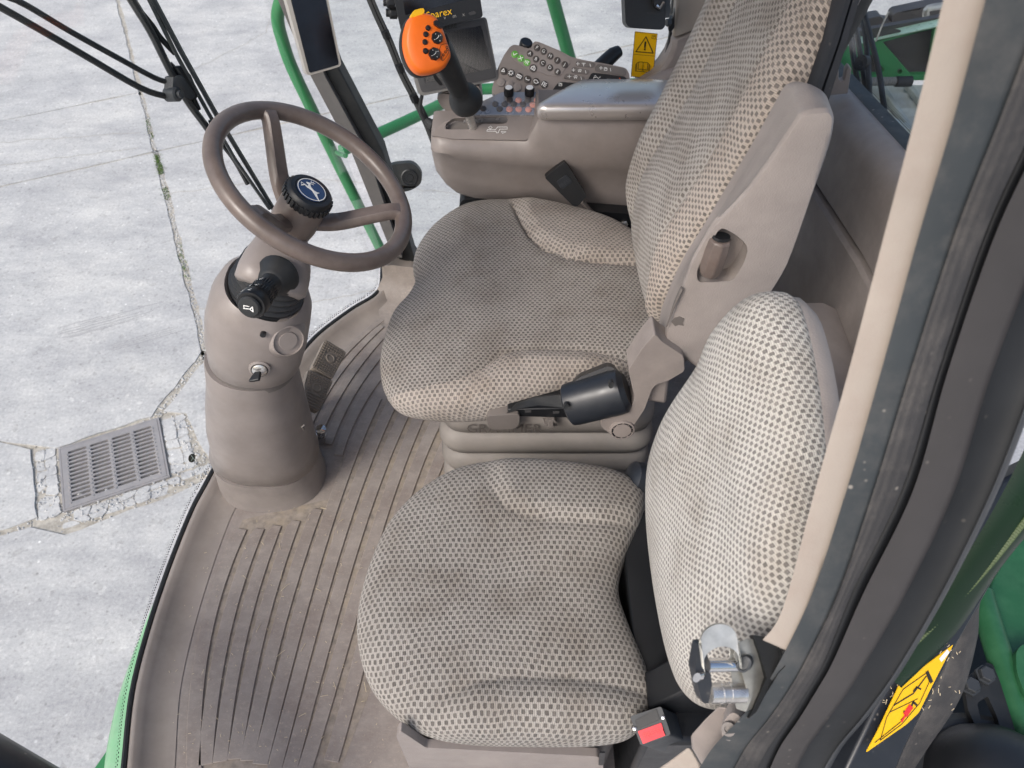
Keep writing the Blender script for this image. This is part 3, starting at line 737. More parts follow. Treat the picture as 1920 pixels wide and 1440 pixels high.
# ---- wheel
x, y, z = frame(WN, (0, 1, 0))
RR, TR = .154, .0140
bm = BM(); tube(bm, [WC+(x*math.cos(2*math.pi*k/72)+y*math.sin(2*math.pi*k/72))*RR for k in range(72)], TR, 18, closed=True)
wh = obj('steering_wheel', bm, 'rim', sc, angle=80)
WP = Plane(WC, WN)
for (ex, ey) in ((517, 236), (748, 398), (486, 398)):
    e = WP.p(ex, ey)-WC; e = e.normalized()*(RR-.006)
    h0 = HUB-WN*.012; zz = (WC-h0).dot(WN); h1 = WC-WN*zz; pts = [h0+e*.12, h0.lerp(h1, .5)+e*.42+WN*zz*.22, h1+e*.72+WN*zz*.68, h1+e*.90+WN*zz*.95, WC+e]
    pts = catmull(pts, 5); bm = BM(); sd = WN.cross(e).normalized(); rows = []
    for i, p in enumerate(pts):
        f = i/(len(pts)-1); tn = (pts[min(i+1, len(pts)-1)]-pts[max(i-1, 0)]).normalized(); nn = tn.cross(sd).normalized()
        wd, hh = (.016-.004*f+.006*sstep(f, .82, 1)), .0105
        rows.append([p+sd*a*wd+nn*b*hh for a, b in ((-1, -.5), (-.65, -1), (.65, -1), (1, -.5), (1, .5), (.65, 1), (-.65, 1), (-1, .5))])
    loft(bm, rows, closed=True, cap=True); obj('spoke', bm, 'rim', wh, angle=45)
bm = BM(); lathe(bm, HUB, WN, [(.024, -.06), (.034, -.045), (.0375, -.02), (.0365, .024), (.034, .03)], 36); obj('hub', bm, 'rim', wh)
bm = BM(); lathe(bm, HUB+WN*.03, WN, [(.036, 0), (.0375, .002), (.0375, .0125), (.0355, .019), (.033, .0215), (.0265, .0222), (.0255, .0212), (.001, .0212)], 48); cap = obj('knob_cap', bm, 'black', wh, angle=35)
bm = BM()
for k in range(30):
    a = 2*math.pi*k/30; d = x*math.cos(a)+y*math.sin(a); box(bm, HUB+WN*.0375+d*.0382, .0034, .0046, .0125, (d, WN.cross(d), WN))
obj('grip_teeth', bm, 'black', cap, bevel=.0006)
EC = HUB+WN*.0516
bm = BM(); lathe(bm, EC, WN, [(.0232, 0), (.0228, .0012), (.001, .0018)], 40); obj('emblem_disc', bm, 'emblem_blue', cap)
EX = V((.93, -.36, 0)); EX = (EX-WN*EX.dot(WN)).normalized(); EY = WN.cross(EX)
bm = BM()
for k in range(40):
    a, b = 2*math.pi*k/40, 2*math.pi*(k+1)/40
    qs = [EC+WN*.0021+(EX*math.cos(t_)+EY*math.sin(t_))*r_ for t_, r_ in ((a, .0232), (b, .0232), (b, .0218), (a, .0218))]; bm.faces.new([bm.verts.new(q) for q in qs])
deer = [(-.66, .2), (-.5, .36), (-.38, .3), (-.3, .2), (-.15, .08), (.15, .02), (.36, .08), (.5, .22), (.47, .05), (.46, -.08), (.66, -.26), (.98, -.46), (.93, -.5), (.58, -.35), (.34, -.24), (.1, -.13), (-.15, -.15), (-.3, -.2), (-.52, -.17), (-.62, -.44), (-.69, -.42), (-.62, -.1), (-.36, -.04), (-.44, .13), (-.6, .13)]
plate(bm, [EC+WN*.0019+EX*(a*.0225)+EY*(b*.0225+.001) for a, b in deer], WN*.0005)
def sl2(pts): stroke(bm, [EC+WN*.0024+EX*(a*.0225)+EY*(b*.0225+.001) for a, b in pts], .0011, WN, 0)
sl2([(-.44, .34), (-.36, .66)]); sl2([(-.42, .44), (-.54, .64)]); sl2([(-.40, .50), (-.22, .68)]); sl2([(-.4, .32), (-.2, .46)]); sl2([(-.4, -.1), (-.84, -.18), (-.74, -.32)])
obj('emblem_deer', bm, 'print_white', cap)

# ================================================================== PEDALS
PN = V((.62, -.1, .78)).normalized()
first = None
for (quad, cc, lab) in (((( 610, 636), (650, 660), (623, 711), (585, 688)), (619, 672), 'ribbed brown brake pedal farther from the column base'), (((578, 692), (625, 714), (598, 772), (573, 760), (571, 720)), (594, 727), 'ribbed brown brake pedal half hidden behind the column')):
    P = Plane(at(*cc, z=.13), PN); pd = thing('brake_pedal', lab, 'pedal', at(*cc, z=.0), 'pair of brake pedals')
    bm = BM(); plate(bm, P.many(rnd(list(quad), 5, 3)), PN*-.016); pad = obj('pedal_pad', bm, 'pedal_rubber', pd, bevel=.003)
    q = [P.p(a, b) for a, b in quad[:4]]; bm = BM()
    A0, A1, B0, B1 = q[0], q[1], q[3], q[2]
    u_, v_ = (A1-A0).normalized(), (B0-A0).normalized(); C0 = P.p(*cc)
    for i in range(9):
        for j in range(12):
            p = (A0.lerp(A1, (i+.7)/9.4)).lerp(B0.lerp(B1, (i+.7)/9.4), (j+.7)/12.4)
            if (p-C0).length < .017: continue
            box(bm, p+PN*.0012, .0034, .0034, .0028, (u_, PN.cross(u_).normalized(), PN))
    obj('pedal_studs', bm, 'pedal_rubber', pad, kind='stuff')
    bm = BM(); lathe(bm, C0, PN, [(.012, 0), (.0115, .0025), (.009, .003), (.008, .0012), (.001, .0012)], 20); obj('pedal_disc', bm, 'pedal_rubber', pad)
    bm = BM(); c1 = C0-PN*.016; tube(bm, [c1, c1+V((-.04, .01, -.03)), c1+V((-.07, .01, -.11))], .009, 8); obj('pedal_arm', bm, 'taupe_dark', pd)
fv = thing('floor_valve', 'small ribbed chrome knob beside the column base on the floor', 'knob', at(603, 818, z=0))
bm = BM(); c = at(602, 828, z=0.0); lathe(bm, c, V((.2, -.1, 1)), [(.011, 0), (.011, .03), (.013, .031), (.013, .036), (.009, .037), (.009, .041), (.013, .042), (.013, .047), (.009, .048), (.009, .052), (.013, .053), (.012, .06), (.001, .062)], 20); obj('knob_body', bm, 'chrome', fv)

# ================================================================== OUTSIDE THE FRONT GLASS: wiper
wp = thing('wiper', 'black windshield wiper with twin arms and long blade outside the glass', 'wiper', at(325, 165, x=-.97))
wx = lambda a, b: at(a, b, x=-.86-.0)
def gl(a, b):
    """point just outside the curved windshield along this sight line"""
    d = ray(a, b); t = .3
    while t < 6:
        p = V((0, 0, CAM_H))+d*t; h = p.z
        hh = max(0, h); best = None
        for (e, n) in inner[::4]:
            g_ = e-n*.012+V((-.16*hh-.02*hh*hh, .02*hh, 0)); dd = (V((g_.x, g_.y, 0))-V((p.x, p.y, 0))).length
            if best is None or dd < best[0]: best = (dd, (V((p.x-g_.x, p.y-g_.y, 0))).dot(n))
        if best[1] < -.035 and p.x < 0: return p
        t += .01
    return p
for pts, r_ in ((((-30, -12), (30, 0), (130, 58), (220, 108), (288, 145), (318, 155)), .0052), (((-40, -5), (0, 13), (145, 96), (262, 164), (312, 181)), .0060)):
    bm = BM(); tube(bm, catmull([gl(a, b) for a, b in pts], 4), r_, 8); obj('wiper_arm', bm, 'black_soft', wp)
bm = BM(); c = [gl(a, b) for a, b in ((240, -12), (283, 60), (318, 130), (352, 190), (385, 235), (412, 275))]; tube(bm, catmull(c, 4), [.014]*3+[.0125]*18, 8, flat=.6); obj('blade_spine', bm, 'black_soft', wp)
bm = BM(); tube(bm, [gl(a, b)+V((.012, 0, 0)) for a, b in ((270, -12), (330, 100), (395, 215), (450, 305), (505, 395))], .0075, 6, flat=.6); tube(bm, [gl(a, b)+V((.012, 0, 0)) for a, b in ((262, -12), (318, 100), (380, 212), (430, 298), (496, 392))], .004, 6); obj('blade_rubber', bm, 'rubber', wp)
for pts in (((262, 20), (285, 48), (300, 70), (328, 100)), ((318, 120), (345, 150), (372, 205)), ((395, 225), (412, 262), (440, 300), (465, 345))):
    bm = BM(); tube(bm, catmull([gl(a, b) for a, b in pts], 4), .006, 6); obj('blade_bow', bm, 'black_soft', wp)
bm = BM(); c = gl(322, 166); ax = frame(V((1, -.2, .15)))
lathe(bm, gl(316, 177)+V((.01, 0, 0)), V((1, -.3, .2)), [(.014, -.015), (.014, .010), (.011, .013), (.007, .013), (.007, .02), (.001, .021)], 20); obj('pivot_nut', bm, 'slate', wp)
bm = BM(); plate(bm, [gl(a, b) for a, b in ((308, 142), (326, 140), (352, 178), (345, 188), (330, 184), (306, 168))], V((.018, 0, 0))); obj('pivot_clamp', bm, 'slate', wp, bevel=.003)
bm = BM(); plate(bm, [gl(a, b) for a, b in ((318, 126), (330, 122), (346, 140), (362, 176), (356, 188), (346, 172))], V((.014, 0, 0))); obj('blade_bridge', bm, 'black', wp, bevel=.003)

# ================================================================== RIGHT FRONT PILLAR, RAILS
pl = thing('front_pillar', 'dark grey front right cab pillar behind the steering wheel', 'pillar', at(745, 500, z=0))
def strip(parent, name, L, Rr, yy, th, mat, bevel=.004):
    a = [at(x_, y_, y=q) for (x_, y_), q in zip(L, yy)]; b = [at(x_, y_, y=q) for (x_, y_), q in zip(Rr, yy)]
    bm = BM(); plate(bm, a+b[::-1], th); return obj(name, bm, mat, parent, bevel=bevel)
strip(pl, 'pillar_trim', [(512, -20), (583, 145), (660, 290), (738, 485)], [(545, -20), (611, 145), (690, 290), (755, 485)], (1.72, 1.72, 1.71, 1.71), V((0, .03, 0)), 'pillar_grey')
strip(pl, 'pillar_post', [(545, -22), (606, 130), (685, 285), (752, 500)], [(578, -22), (636, 130), (718, 285), (782, 500)], (1.735, 1.735, 1.73, 1.73), V((0, .05, 0)), 'black_soft', .006)
bm = BM(); tube(bm, [at(a, b, y=1.80) for a, b in ((640, 172), (655, 200), (668, 235), (672, 262))], [.012, .02, .017, .008], 8)
obj('pillar_hinge', bm, 'rubber', pl)
bm = BM(); tube(bm, [at(a, b, y=1.80) for a, b in ((766, 448), (774, 470), (780, 492))], [.008, .016, .018], 8)
obj('pillar_foot_hinge', bm, 'rubber', pl)
# floor corner moulding at the pillar foot
bm = BM(); rows = [[at(a, b, z=z_) for a, b, z_ in r_] for r_ in (((716, 500, .10), (735, 497, .10), (775, 502, .10), (812, 505, .10)), ((717, 520, .05), (740, 525, .05), (782, 530, .05), (820, 530, .05)), ((700, 560, .02), (735, 565, .012), (790, 570, .012), (830, 570, .012)), ((690, 590, .0), (730, 610, .001), (790, 610, .001), (830, 610, .001)))]
loft(bm, rows); obj('corner_moulding', bm, 'floor_vinyl', floor, angle=60)

hr = thing('front_handrail', 'upright green tube handrail outside the right front pillar', 'handrail', at(720, 490, y=1.95))
bm = BM(); tube(bm, catmull([at(a, b, y=1.95) for a, b in ((540, -30), (524, 10), (521, 40), (531, 80), (548, 128), (588, 212), (640, 320), (690, 420), (735, 510), (760, 560))], 5), .0165, 14); obj('tube', bm, 'green', hr)
bm = BM(); tube(bm, [at(630, 285, y=1.95), at(640, 290, y=1.9), at(648, 292, y=1.84)], .007, 8); obj('bracket', bm, 'green', hr)
sr = thing('side_handrail', 'level green tube handrail running behind the armrest console', 'handrail', at(800, 205, z=.1))
bm = BM(); tube(bm, catmull([at(a, b, z=.1) for a, b in ((640, 283), (683, 263), (760, 228), (822, 198), (862, 178), (900, 168), (960, 165), (1100, 160), (1240, 156), (1330, 156))], 5), .019, 14); obj('tube', bm, 'green', sr)
vr = thing('rear_handrail', 'green upright tube rising from behind the keypad', 'handrail', at(1065, 110, z=.1))
bm = BM(); tube(bm, [at(1022, -60, y=2.3), at(1035, -8, y=2.3), at(1054, 60, y=2.3), at(1068, 110, y=2.3), at(1078, 160, y=2.3)], .02, 14); obj('tube', bm, 'green', vr)
# black marker lamp arm outside
ml = thing('marker_lamp', 'black rounded lamp arm outside, seen past the steering wheel rim', 'lamp', at(760, 335, y=1.95))
bm = BM(); P = Plane(at(760, 335, y=1.95), V((.1, -1, .45)))
plate(bm, P.many(rnd([(690, 330), (735, 308), (775, 305), (792, 325), (790, 345), (770, 358), (740, 362), (715, 385), (690, 372)], 14, 5)), P.N*-.05); obj('lamp_body', bm, 'black_soft', ml, bevel=.012)
bm = BM(); lathe(bm, P.p(768, 333), P.N, [(.026, -.01), (.026, .002), (.022, .004), (.02, .001), (.012, .001), (.010, .004), (.003, .004)], 24); obj('lens_ring', bm, 'black', ml)
# ================================================================== DRIVER SEAT
ds = thing('driver_seat', "driver's seat in patterned beige cloth on a ribbed suspension base", 'seat', (.05, 1.12, 0))
IDF = ((0, 0, 0), (1, 0, 0), (0, 1, 0), (0, 0, 1))
def xy(pts, z): return [(q.x, q.y) for q in (at(a, b, z=z) for a, b in pts)]
dout = xy([(1215, 470), (1150, 432), (1080, 410), (1000, 393), (930, 388), (870, 397), (818, 430), (786, 470), (775, 505), (779, 535), (765, 565), (737, 600), (720, 650), (714, 690), (720, 732), (744, 765), (795, 778), (860, 780), (930, 774), (1000, 758), (1080, 738), (1150, 722), (1225, 705), (1290, 670), (1320, 600), (1310, 530), (1265, 490)], .41)
s_up = xy([(962, 372), (975, 405), (992, 436), (1018, 460), (1055, 476), (1110, 485), (1160, 489), (1240, 492)], .475)
s_lo = xy([(700, 715), (780, 712), (860, 700), (905, 680), (940, 655), (985, 645), (1083, 644), (1130, 648), (1210, 660), (1280, 668)], .475)
def dzf(a, b, r):
    d1, d2 = -seg_dist((a, b), s_up), seg_dist((a, b), s_lo)
    o1 = d1 if b > 1.0 else 9; o2 = d2
    z = 0
    u_, l_ = seg_dist((a, b), s_up), seg_dist((a, b), s_lo)
    z += .013*sstep(u_, 0, .03)*sstep(a, -.02, .05) + .014*sstep(-l_, 0, .035)*sstep(a, -.12, -.03)
    z -= .009*math.exp(-(u_/.005)**2)*sstep(a, -.03, .02)+.008*math.exp(-(l_/.005)**2)*sstep(a, -.09, -.02)
    z -= .006*math.exp(-((a+.24)/.1)**2)*math.exp(-((b-1.17)/.07)**2)
    z -= .008*math.exp(-((a-.05)/.12)**2-((b-1.12)/.13)**2)
    return z
def dmf(a, b, r): return 1 if (seg_dist((a, b), s_lo) < 0 and (a > -.1 or r > .8)) or (seg_dist((a, b), s_up) > 0 and a > -.02) else 0
cushion('seat_cushion', dout, (.03, 1.115), IDF, ['cloth_centre', 'cloth_bolster'], ds, .475, p=3.0, T=.065, under=.055, zf=dzf, matf=dmf)
L = R(14); FD = ((.243, 1.14, .50), (0, 1, 0), (math.sin(L), 0, math.cos(L)), (-math.cos(L), 0, math.sin(L)))
bout = [(-.17, .02), (-.205, .09), (-.213, .3), (-.203, .55), (-.175, .78), (-.12, .86), (.12, .86), (.175, .78), (.2, .55), (.213, .3), (.208, .12), (.175, .01), (.1, -.02), (-.08, -.01)]
def sx_(b): return .10-.012*sstep(b, .3, .7)+.035*(1-sstep(b, .02, .2))
def bzf(a, b, r):
    e = abs(a)
    z = .026*math.exp(-((b-.15)/.12)**2)*math.exp(-(a/.22)**2)
    z += .022*sstep(e, sx_(b), sx_(b)+.05)
    z -= .005*math.exp(-((e-sx_(b))/.006)**2)
    return z
def bmf(a, b, r): return 1 if a < -sx_(b) else 0
cushion('backrest', bout, (0, .4), FD, ['cloth_back_centre', 'cloth_back_bolster'], ds, .010, p=3.4, T=.034, under=.010, zf=bzf, matf=bmf, uvf='swap')
O, A, B, Nn = [V(q) for q in FD]
bm = BM(); loft(bm, [[O+A*(a*s)+B*(.4+(b-.4)*s)-Nn*dd for a, b in [(q.x, q.y) for q in catmull([V((a, b, 0)) for a, b in bout], 4, True)]] for s, dd in ((.975, .022), (.98, .036), (.95, .046), (.6, .05))], closed=True, cap=True)
obj('back_shell', bm, 'black_soft', ds, angle=50)
bm = BM()
Ls = [at(a, b, y=.93) for a, b in ((1580, -40), (1569, 0), (1545, 80), (1512, 165), (1480, 240))]; Rs = [at(a, b, y=.93) for a, b in ((1622, -40), (1609, 0), (1586, 80), (1557, 175), (1535, 235))]
rows = []
for l, r_ in zip(Ls, Rs):
    m_ = (r_-l); rows.append([l, l+m_*.22+V((0, -.012, .004)), l+m_*.45+V((0, -.012, .004)), l+m_*.52+V((0, -.003, 0)), l+m_*.6+V((0, -.009, .003)), r_-m_*.08+V((0, -.008, .002)), r_, r_+V((-.01, .05, 0)), l+V((0, .05, 0))])
loft(bm, rows, closed=True, cap=True); obj('shell_edge', bm, 'navy_black', ds, angle=30)
# folded-up armrest
ar = thing('armrest', 'folded-up brown textured armrest standing against the side of the driver backrest', 'armrest', at(1440, 420, y=.82))
yA, yB = .80, .875
near = [(1501, 217), (1530, 210), (1556, 207), (1567, 222), (1559, 268), (1520, 384), (1480, 500), (1440, 562), (1395, 655), (1330, 705), (1280, 672), (1246, 645), (1250, 620), (1278, 545), (1297, 490), (1335, 425), (1395, 368), (1442, 305), (1484, 243)]
far = [(1486, 158), (1512, 150), (1540, 166), (1553, 182), (1552, 240), (1500, 360), (1455, 470), (1415, 540), (1370, 630), (1310, 680), (1262, 650), (1236, 632), (1232, 612), (1262, 540), (1285, 495), (1312, 455), (1372, 355), (1425, 268), (1468, 190)]
hole = rnd([(1352, 425), (1380, 440), (1404, 462), (1396, 492), (1374, 527), (1308, 530), (1306, 508), (1335, 450)], 12, 4)
N3 = [at(a, b, y=yA) for a, b in near]; F3 = [at(a, b, y=yB) for a, b in far]
cen = sum(N3, V((0, 0, 0)))/len(N3); bm = BM()
def inset(loop, d):
    out = []; L_ = len(loop)
    for i in range(L_):
        tn = (loop[(i+1) % L_]-loop[i-1]).normalized(); n_ = V((tn.z, 0, -tn.x))
        n_ = n_ if n_.dot(cen-loop[i]) > 0 else -n_; out.append(loop[i]+n_*d)
    return out
N3d = []; F3d = []                        # finer loops so that edges round off softly
for i in range(len(N3)):
    for f in (0, .25, .5, .75):
        N3d.append(N3[i].lerp(N3[(i+1) % len(N3)], f)); F3d.append(F3[i].lerp(F3[(i+1) % len(F3)], f))
for _ in range(2):
    N3d = [(N3d[i-1]+N3d[i]*2+N3d[(i+1) % len(N3d)])/4 for i in range(len(N3d))]; F3d = [(F3d[i-1]+F3d[i]*2+F3d[(i+1) % len(F3d)])/4 for i in range(len(F3d))]
I1 = inset(N3d, .009); H3 = [at(a, b, y=yA) for a, b in hole]
rows = [[p for p in I1], [p.lerp(q_, .7)+V((0, .0012, 0)) for p, q_ in zip(I1, N3d)], [p.lerp(q_, .05)+V((0, .004, 0)) for p, q_ in zip(N3d, F3d)], [p.lerp(q_, .14) for p, q_ in zip(N3d, F3d)], [p.lerp(q_, .5) for p, q_ in zip(N3d, F3d)], [p.lerp(q_, .92) for p, q_ in zip(N3d, F3d)], [p.lerp(cen, .01) for p in F3d], [p.lerp(cen+V((0, yB-yA, 0)), .06)+V((0, .02, 0)) for p in F3d]]
loft(bm, rows, closed=True)
flat_ = I1+H3; tris = tessellate_polygon([I1, H3]); tv = [bm.verts.new(p) for p in flat_]
for t_ in tris: bm.faces.new([tv[k] for k in t_])
loft(bm, [H3, [p+V((0, .003, 0)) for p in inset(H3, -.0015)], [p+V((0, .026, 0)) for p in H3]], closed=True); bm.faces.new([bm.verts.new(p+V((0, .026, 0))) for p in H3])
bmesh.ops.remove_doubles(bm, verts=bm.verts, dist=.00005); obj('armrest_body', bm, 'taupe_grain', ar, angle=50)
bm = BM(); ct = at(1352, 447, y=.800); cb = at(1330, 512, y=.800); ax = (cb-ct).normalized()
lathe(bm, ct, ax, [(.0125, 0), (.0155, .002), (.017, .02), (.017, (cb-ct).length-.012), (.0135, (cb-ct).length)], 8, up=(0, 1, 0)); lv = obj('recline_lever', bm, 'rim', ar, angle=25, bevel=.0015)
bm = BM(); lathe(bm, ct-ax*.0045, ax, [(.0115, 0), (.0125, .004)], 12, sx=1, sy=.75, up=(0, 1, 0)); obj('lever_button', bm, 'black', lv)
bm = BM(); c = [at(a, b, y=yA-.003) for a, b in ((1250, 612), (1256, 596), (1264, 572), (1274, 550), (1279, 540))]; tube(bm, catmull(c, 4), [.0012, .002, .002, .0022, .0022, .0025, .0028, .0032, .0035, .0038, .004, .0042, .0044, .0046, .0046, .0046, .004], 8, flat=.5); obj('trim_slot', bm, 'taupe_dark', ar)
bm = BM(); plate(bm, [at(a, b, y=yA-.0012) for a, b in ((1259, 604), (1264, 597), (1274, 594), (1283, 598), (1280, 606), (1282, 611), (1272, 609), (1266, 612))], (0, .001, 0)); obj('scuff', bm, 'taupe_dark', ar)
# side bracket with pivot
bm = BM(); plate(bm, [at(a, b, y=.785) for a, b in rnd([(1228, 626), (1240, 640), (1282, 668), (1284, 696), (1250, 716), (1232, 720), (1223, 729), (1209, 767), (1186, 802), (1171, 820), (1150, 818), (1128, 802), (1125, 790), (1150, 778), (1184, 764), (1190, 746), (1178, 694), (1207, 650)], 6, 3)], (0, .04, 0)); br = obj('side_bracket', bm, 'taupe', ds, bevel=.005)
bm = BM(); plate(bm, [at(a, b, y=.80) for a, b in ((1222, 646), (1262, 660), (1250, 760), (1195, 750), (1190, 694))], (0, .045, 0)); obj('bracket_back', bm, 'taupe', ds, bevel=.006)
bm = BM(); PC = at(1166, 803, y=.785); lathe(bm, PC, (0, -1, .15), [(.0225, -.005), (.021, .006), (.0185, .007), (.0178, .0045), (.0155, .0045), (.015, .007), (.001, .0075)], 36); pv = obj('pivot_cap', bm, 'taupe_smooth', br)
bm = BM(); x, y, z = frame(V((0, -1, .15)))
for k in range(10):
    a = 2*math.pi*k/10; d = x*math.cos(a)+y*math.sin(a); box(bm, PC+z*.0052+d*.0167, .0022, .0072, .002, (d, z.cross(d), z))
obj('pivot_slots', bm, 'black', pv)
# suspension base
def rslab(x0, x1, y0, y1, z0, z1, r, name, mat, par=None, rr=.05):
    bm = BM(); pts = rnd([(x0, y0), (x1, y0), (x1, y1), (x0, y1)], rr, 6)
    rows = []
    for s, z in ((-r, z0), (-r*.3, z0+r*.35), (0, (z0+z1)/2), (-r*.3, z1-r*.35), (-r, z1)):
        cx, cy = (x0+x1)/2, (y0+y1)/2; hx, hy = (x1-x0)/2, (y1-y0)/2
        rows.append([V((cx+(p[0]-cx)*(hx+s)/hx, cy+(p[1]-cy)*(hy+s)/hy, z)) for p in pts])
    loft(bm, rows, closed=True, cap=True); return obj(name, bm, mat, par, angle=60)
rslab(-.135, .27, .855, 1.36, .33, .395, .012, 'base_box', 'bellows_grey', ds)
for k, (z0, z1) in enumerate(((.262, .326), (.198, .26), (.134, .196), (.07, .132), (.004, .068))):
    rslab(-.142, .275, .85, 1.365, z0, z1, .022, 'base_fold', 'bellows_grey', ds)
bm = BM(); text_bm(bm, 'GRAMMER', at(945, 804, y=.851), (1, 0, 0), (0, .2, 1), .030, .0004)
bmesh.ops.solidify(bm, geom=bm.faces[:], thickness=.004); obj('base_lettering', bm, 'taupe_dark', ds, angle=30)
bm = BM(); plate(bm, [at(a, b, y=.832) for a, b in rnd([(912, 780), (975, 776), (973, 797), (964, 805), (925, 806), (915, 800)], 8)], (0, .03, 0)); obj('slide_handle', bm, 'taupe_dark', ds, bevel=.004)
bm = BM(); plate(bm, [at(a, b, y=.84) for a, b in ((952, 768), (1085, 765), (1090, 783), (1050, 783), (950, 780))], (0, .05, 0)); rail = obj('seat_rail', bm, 'black', ds, bevel=.002)
bm = BM(); q = [at(a, b, y=yy) for a, b, yy in ((948, 776, .835), (968, 758, .845), (1000, 746, .85), (1040, 741, .855), (1062, 742, .85), (1062, 765, .832), (1010, 760, .835), (975, 766, .832))]
plate(bm, q, (0, .006, -.004)); obj('torn_edge', bm, 'black_soft', ds)
for cx_, cy_ in ((990, 772), (1043, 774)):
    bm = BM(); plate(bm, [at(cx_+a, cy_+b, y=.8385) for a, b in ((-6, -2), (6, -2.5), (6, 1.5), (-6, 2))], (0, .001, 0)); obj('rail_slot', bm, 'monitor_grey', rail)
bm = BM(); c = at(1033, 788, y=.842); lathe(bm, c, (0, -1, 0), [(.011, -.01), (.011, .006), (.006, .007), (.006, .016), (.001, .017)], 6); tube(bm, [at(1020, 785, y=.845), at(1022, 797, y=.84), at(1045, 797, y=.84)], .002, 6); obj('rail_bolt', bm, 'taupe_dark', ds)
# black block filling the dark gap below the console
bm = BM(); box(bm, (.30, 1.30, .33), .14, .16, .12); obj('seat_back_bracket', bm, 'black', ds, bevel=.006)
# belt retractor
rt = thing('belt_retractor', 'black barrel-shaped seat belt retractor on the near side of the driver cushion', 'belt retractor', at(1125, 740, y=.8))
c0, c1 = at(1072, 758, y=.805), at(1172, 732, y=.805); ax = (c1-c0).normalized(); Lr = (c1-c0).length
bm = BM(); lathe(bm, c0-ax*.008, ax, [(.034, 0), (.039, .003), (.0405, .012), (.0415, Lr-.008), (.040, Lr+.004), (.030, Lr+.012), (.001, Lr+.012)], 40, sx=.86, up=(0, 0, 1)); rb = obj('drum_cover', bm, 'navy_black', rt, angle=30)
bm = BM(); x, y, z = frame(ax); cc = (c0+c1)/2
P = Plane(at(1115, 712, y=.82), V((-.1, -.75, .65)))
plate(bm, P.many(rnd([(1072, 722), (1085, 708), (1140, 686), (1152, 690), (1165, 708), (1150, 722), (1085, 742), (1074, 736)], 6)), P.N*-.05); tp = obj('top_housing', bm, 'black', rt, bevel=.004)
bm = BM(); plate(bm, P.many(rnd([(1080, 725), (1092, 712), (1140, 695), (1146, 704), (1100, 720), (1086, 730)], 4), .0), P.N*.0035); obj('belt_guide', bm, 'black_soft', tp, bevel=.0015)
for a, b in ((1146, 722), (1062, 763)):
    bm = BM(); lathe(bm, at(a, b, y=.772), (0, -1, .3), [(.006, -.008), (.006, .001), (.003, .0005)], 14, sx=.7); obj('housing_screw', bm, 'black_soft', rt)
# driver buckle
bk = thing('seat_buckle', 'black seat belt buckle on a stalk leaning against the console side', 'buckle', at(1060, 345, y=1.38))
P = Plane(at(1060, 345, y=1.385), V((.05, -1, .25)))
bm = BM(); plate(bm, P.many(rnd([(1021, 333), (1059, 303), (1070, 318), (1100, 367), (1084, 387), (1074, 386)], 4)), P.N*-.018); bb = obj('buckle_body', bm, 'black', bk, bevel=.003)
bm = BM(); plate(bm, P.many(rnd([(1043, 340), (1062, 327), (1074, 340), (1055, 355)], 3), .0), P.N*.002); obj('buckle_window', bm, 'navy_black', bb, bevel=.001)
bm = BM(); text_bm(bm, 'PRESS', P.p(1059, 343, .0023), P.p(1070, 335)-P.p(1050, 349), P.p(1052, 332)-P.p(1062, 348), .011); obj('buckle_print', bm, 'slate', bb)
bm = BM(); tube(bm, [P.p(1090, 378, -.008), at(1112, 400, y=1.39), at(1130, 425, y=1.38), at(1150, 447, y=1.36)], .0115, 8, flat=.4); obj('buckle_stalk', bm, 'taupe_dark', bk)
bm = BM(); plate(bm, [at(a, b, y=1.40) for a, b in ((1100, 395), (1230, 405), (1240, 470), (1190, 455), (1140, 430))], (0, .03, 0)); obj('belt_anchor', bm, 'black', bk)
bm = BM(); lathe(bm, at(1170, 420, y=1.398), (0, -1, .2), [(.009, 0), (.009, .004), (.005, .006)], 6); obj('anchor_bolt', bm, 'steel', bk)

# ================================================================== PASSENGER SEAT
ps = thing('passenger_seat', 'smaller instructor seat in patterned grey-beige cloth nearest the door', 'seat', (.0, .48, 0))
pout = xy([(1200, 915), (1150, 888), (1080, 875), (1000, 868), (915, 870), (845, 887), (780, 928), (727, 987), (690, 1070), (671, 1150), (672, 1215), (693, 1285), (737, 1338), (800, 1375), (880, 1391), (1000, 1395), (1130, 1392), (1193, 1372), (1224, 1315), (1212, 1255), (1178, 1172), (1160, 1110), (1172, 1050), (1198, 990), (1210, 945)], .40)
q_up = xy([(880, 840), (900, 866), (915, 905), (945, 942), (985, 962), (1050, 972), (1120, 975), (1230, 965)], .455)
q_lo = xy([(740, 1400), (790, 1345), (835, 1298), (890, 1272), (960, 1263), (1060, 1265), (1140, 1275), (1250, 1292)], .455)
def pzf(a, b, r):
    u_, l_ = seg_dist((a, b), q_up), seg_dist((a, b), q_lo)
    z = .010*sstep(u_, -.008, .03)*sstep(a, -.05, .0)+.012*sstep(-l_, -.008, .034)*sstep(a, -.12, -.05)
    z -= .0035*math.exp(-(u_/.006)**2)*sstep(a, -.06, 0)+.0035*math.exp(-(l_/.006)**2)*sstep(a, -.13, -.06)
    z -= .007*math.exp(-((a-.0)/.1)**2-((b-.52)/.1)**2)
    return z
cushion('seat_cushion', pout, (-.02, .50), IDF, ['cloth_passenger'], ps, .452, p=3.0, T=.062, under=.045, zf=pzf)
L2 = R(6.5); FP = ((.204, .475, .475), (0, 1, 0), (math.sin(L2), 0, math.cos(L2)), (-math.cos(L2), 0, math.sin(L2)))
pb = [(-.12, .0), (-.178, .06), (-.192, .17), (-.175, .30), (-.125, .385), (-.03, .435), (.07, .462), (.14, .455), (.182, .385), (.195, .25), (.198, .14), (.188, .04), (.12, -.02), (0, -.03)]
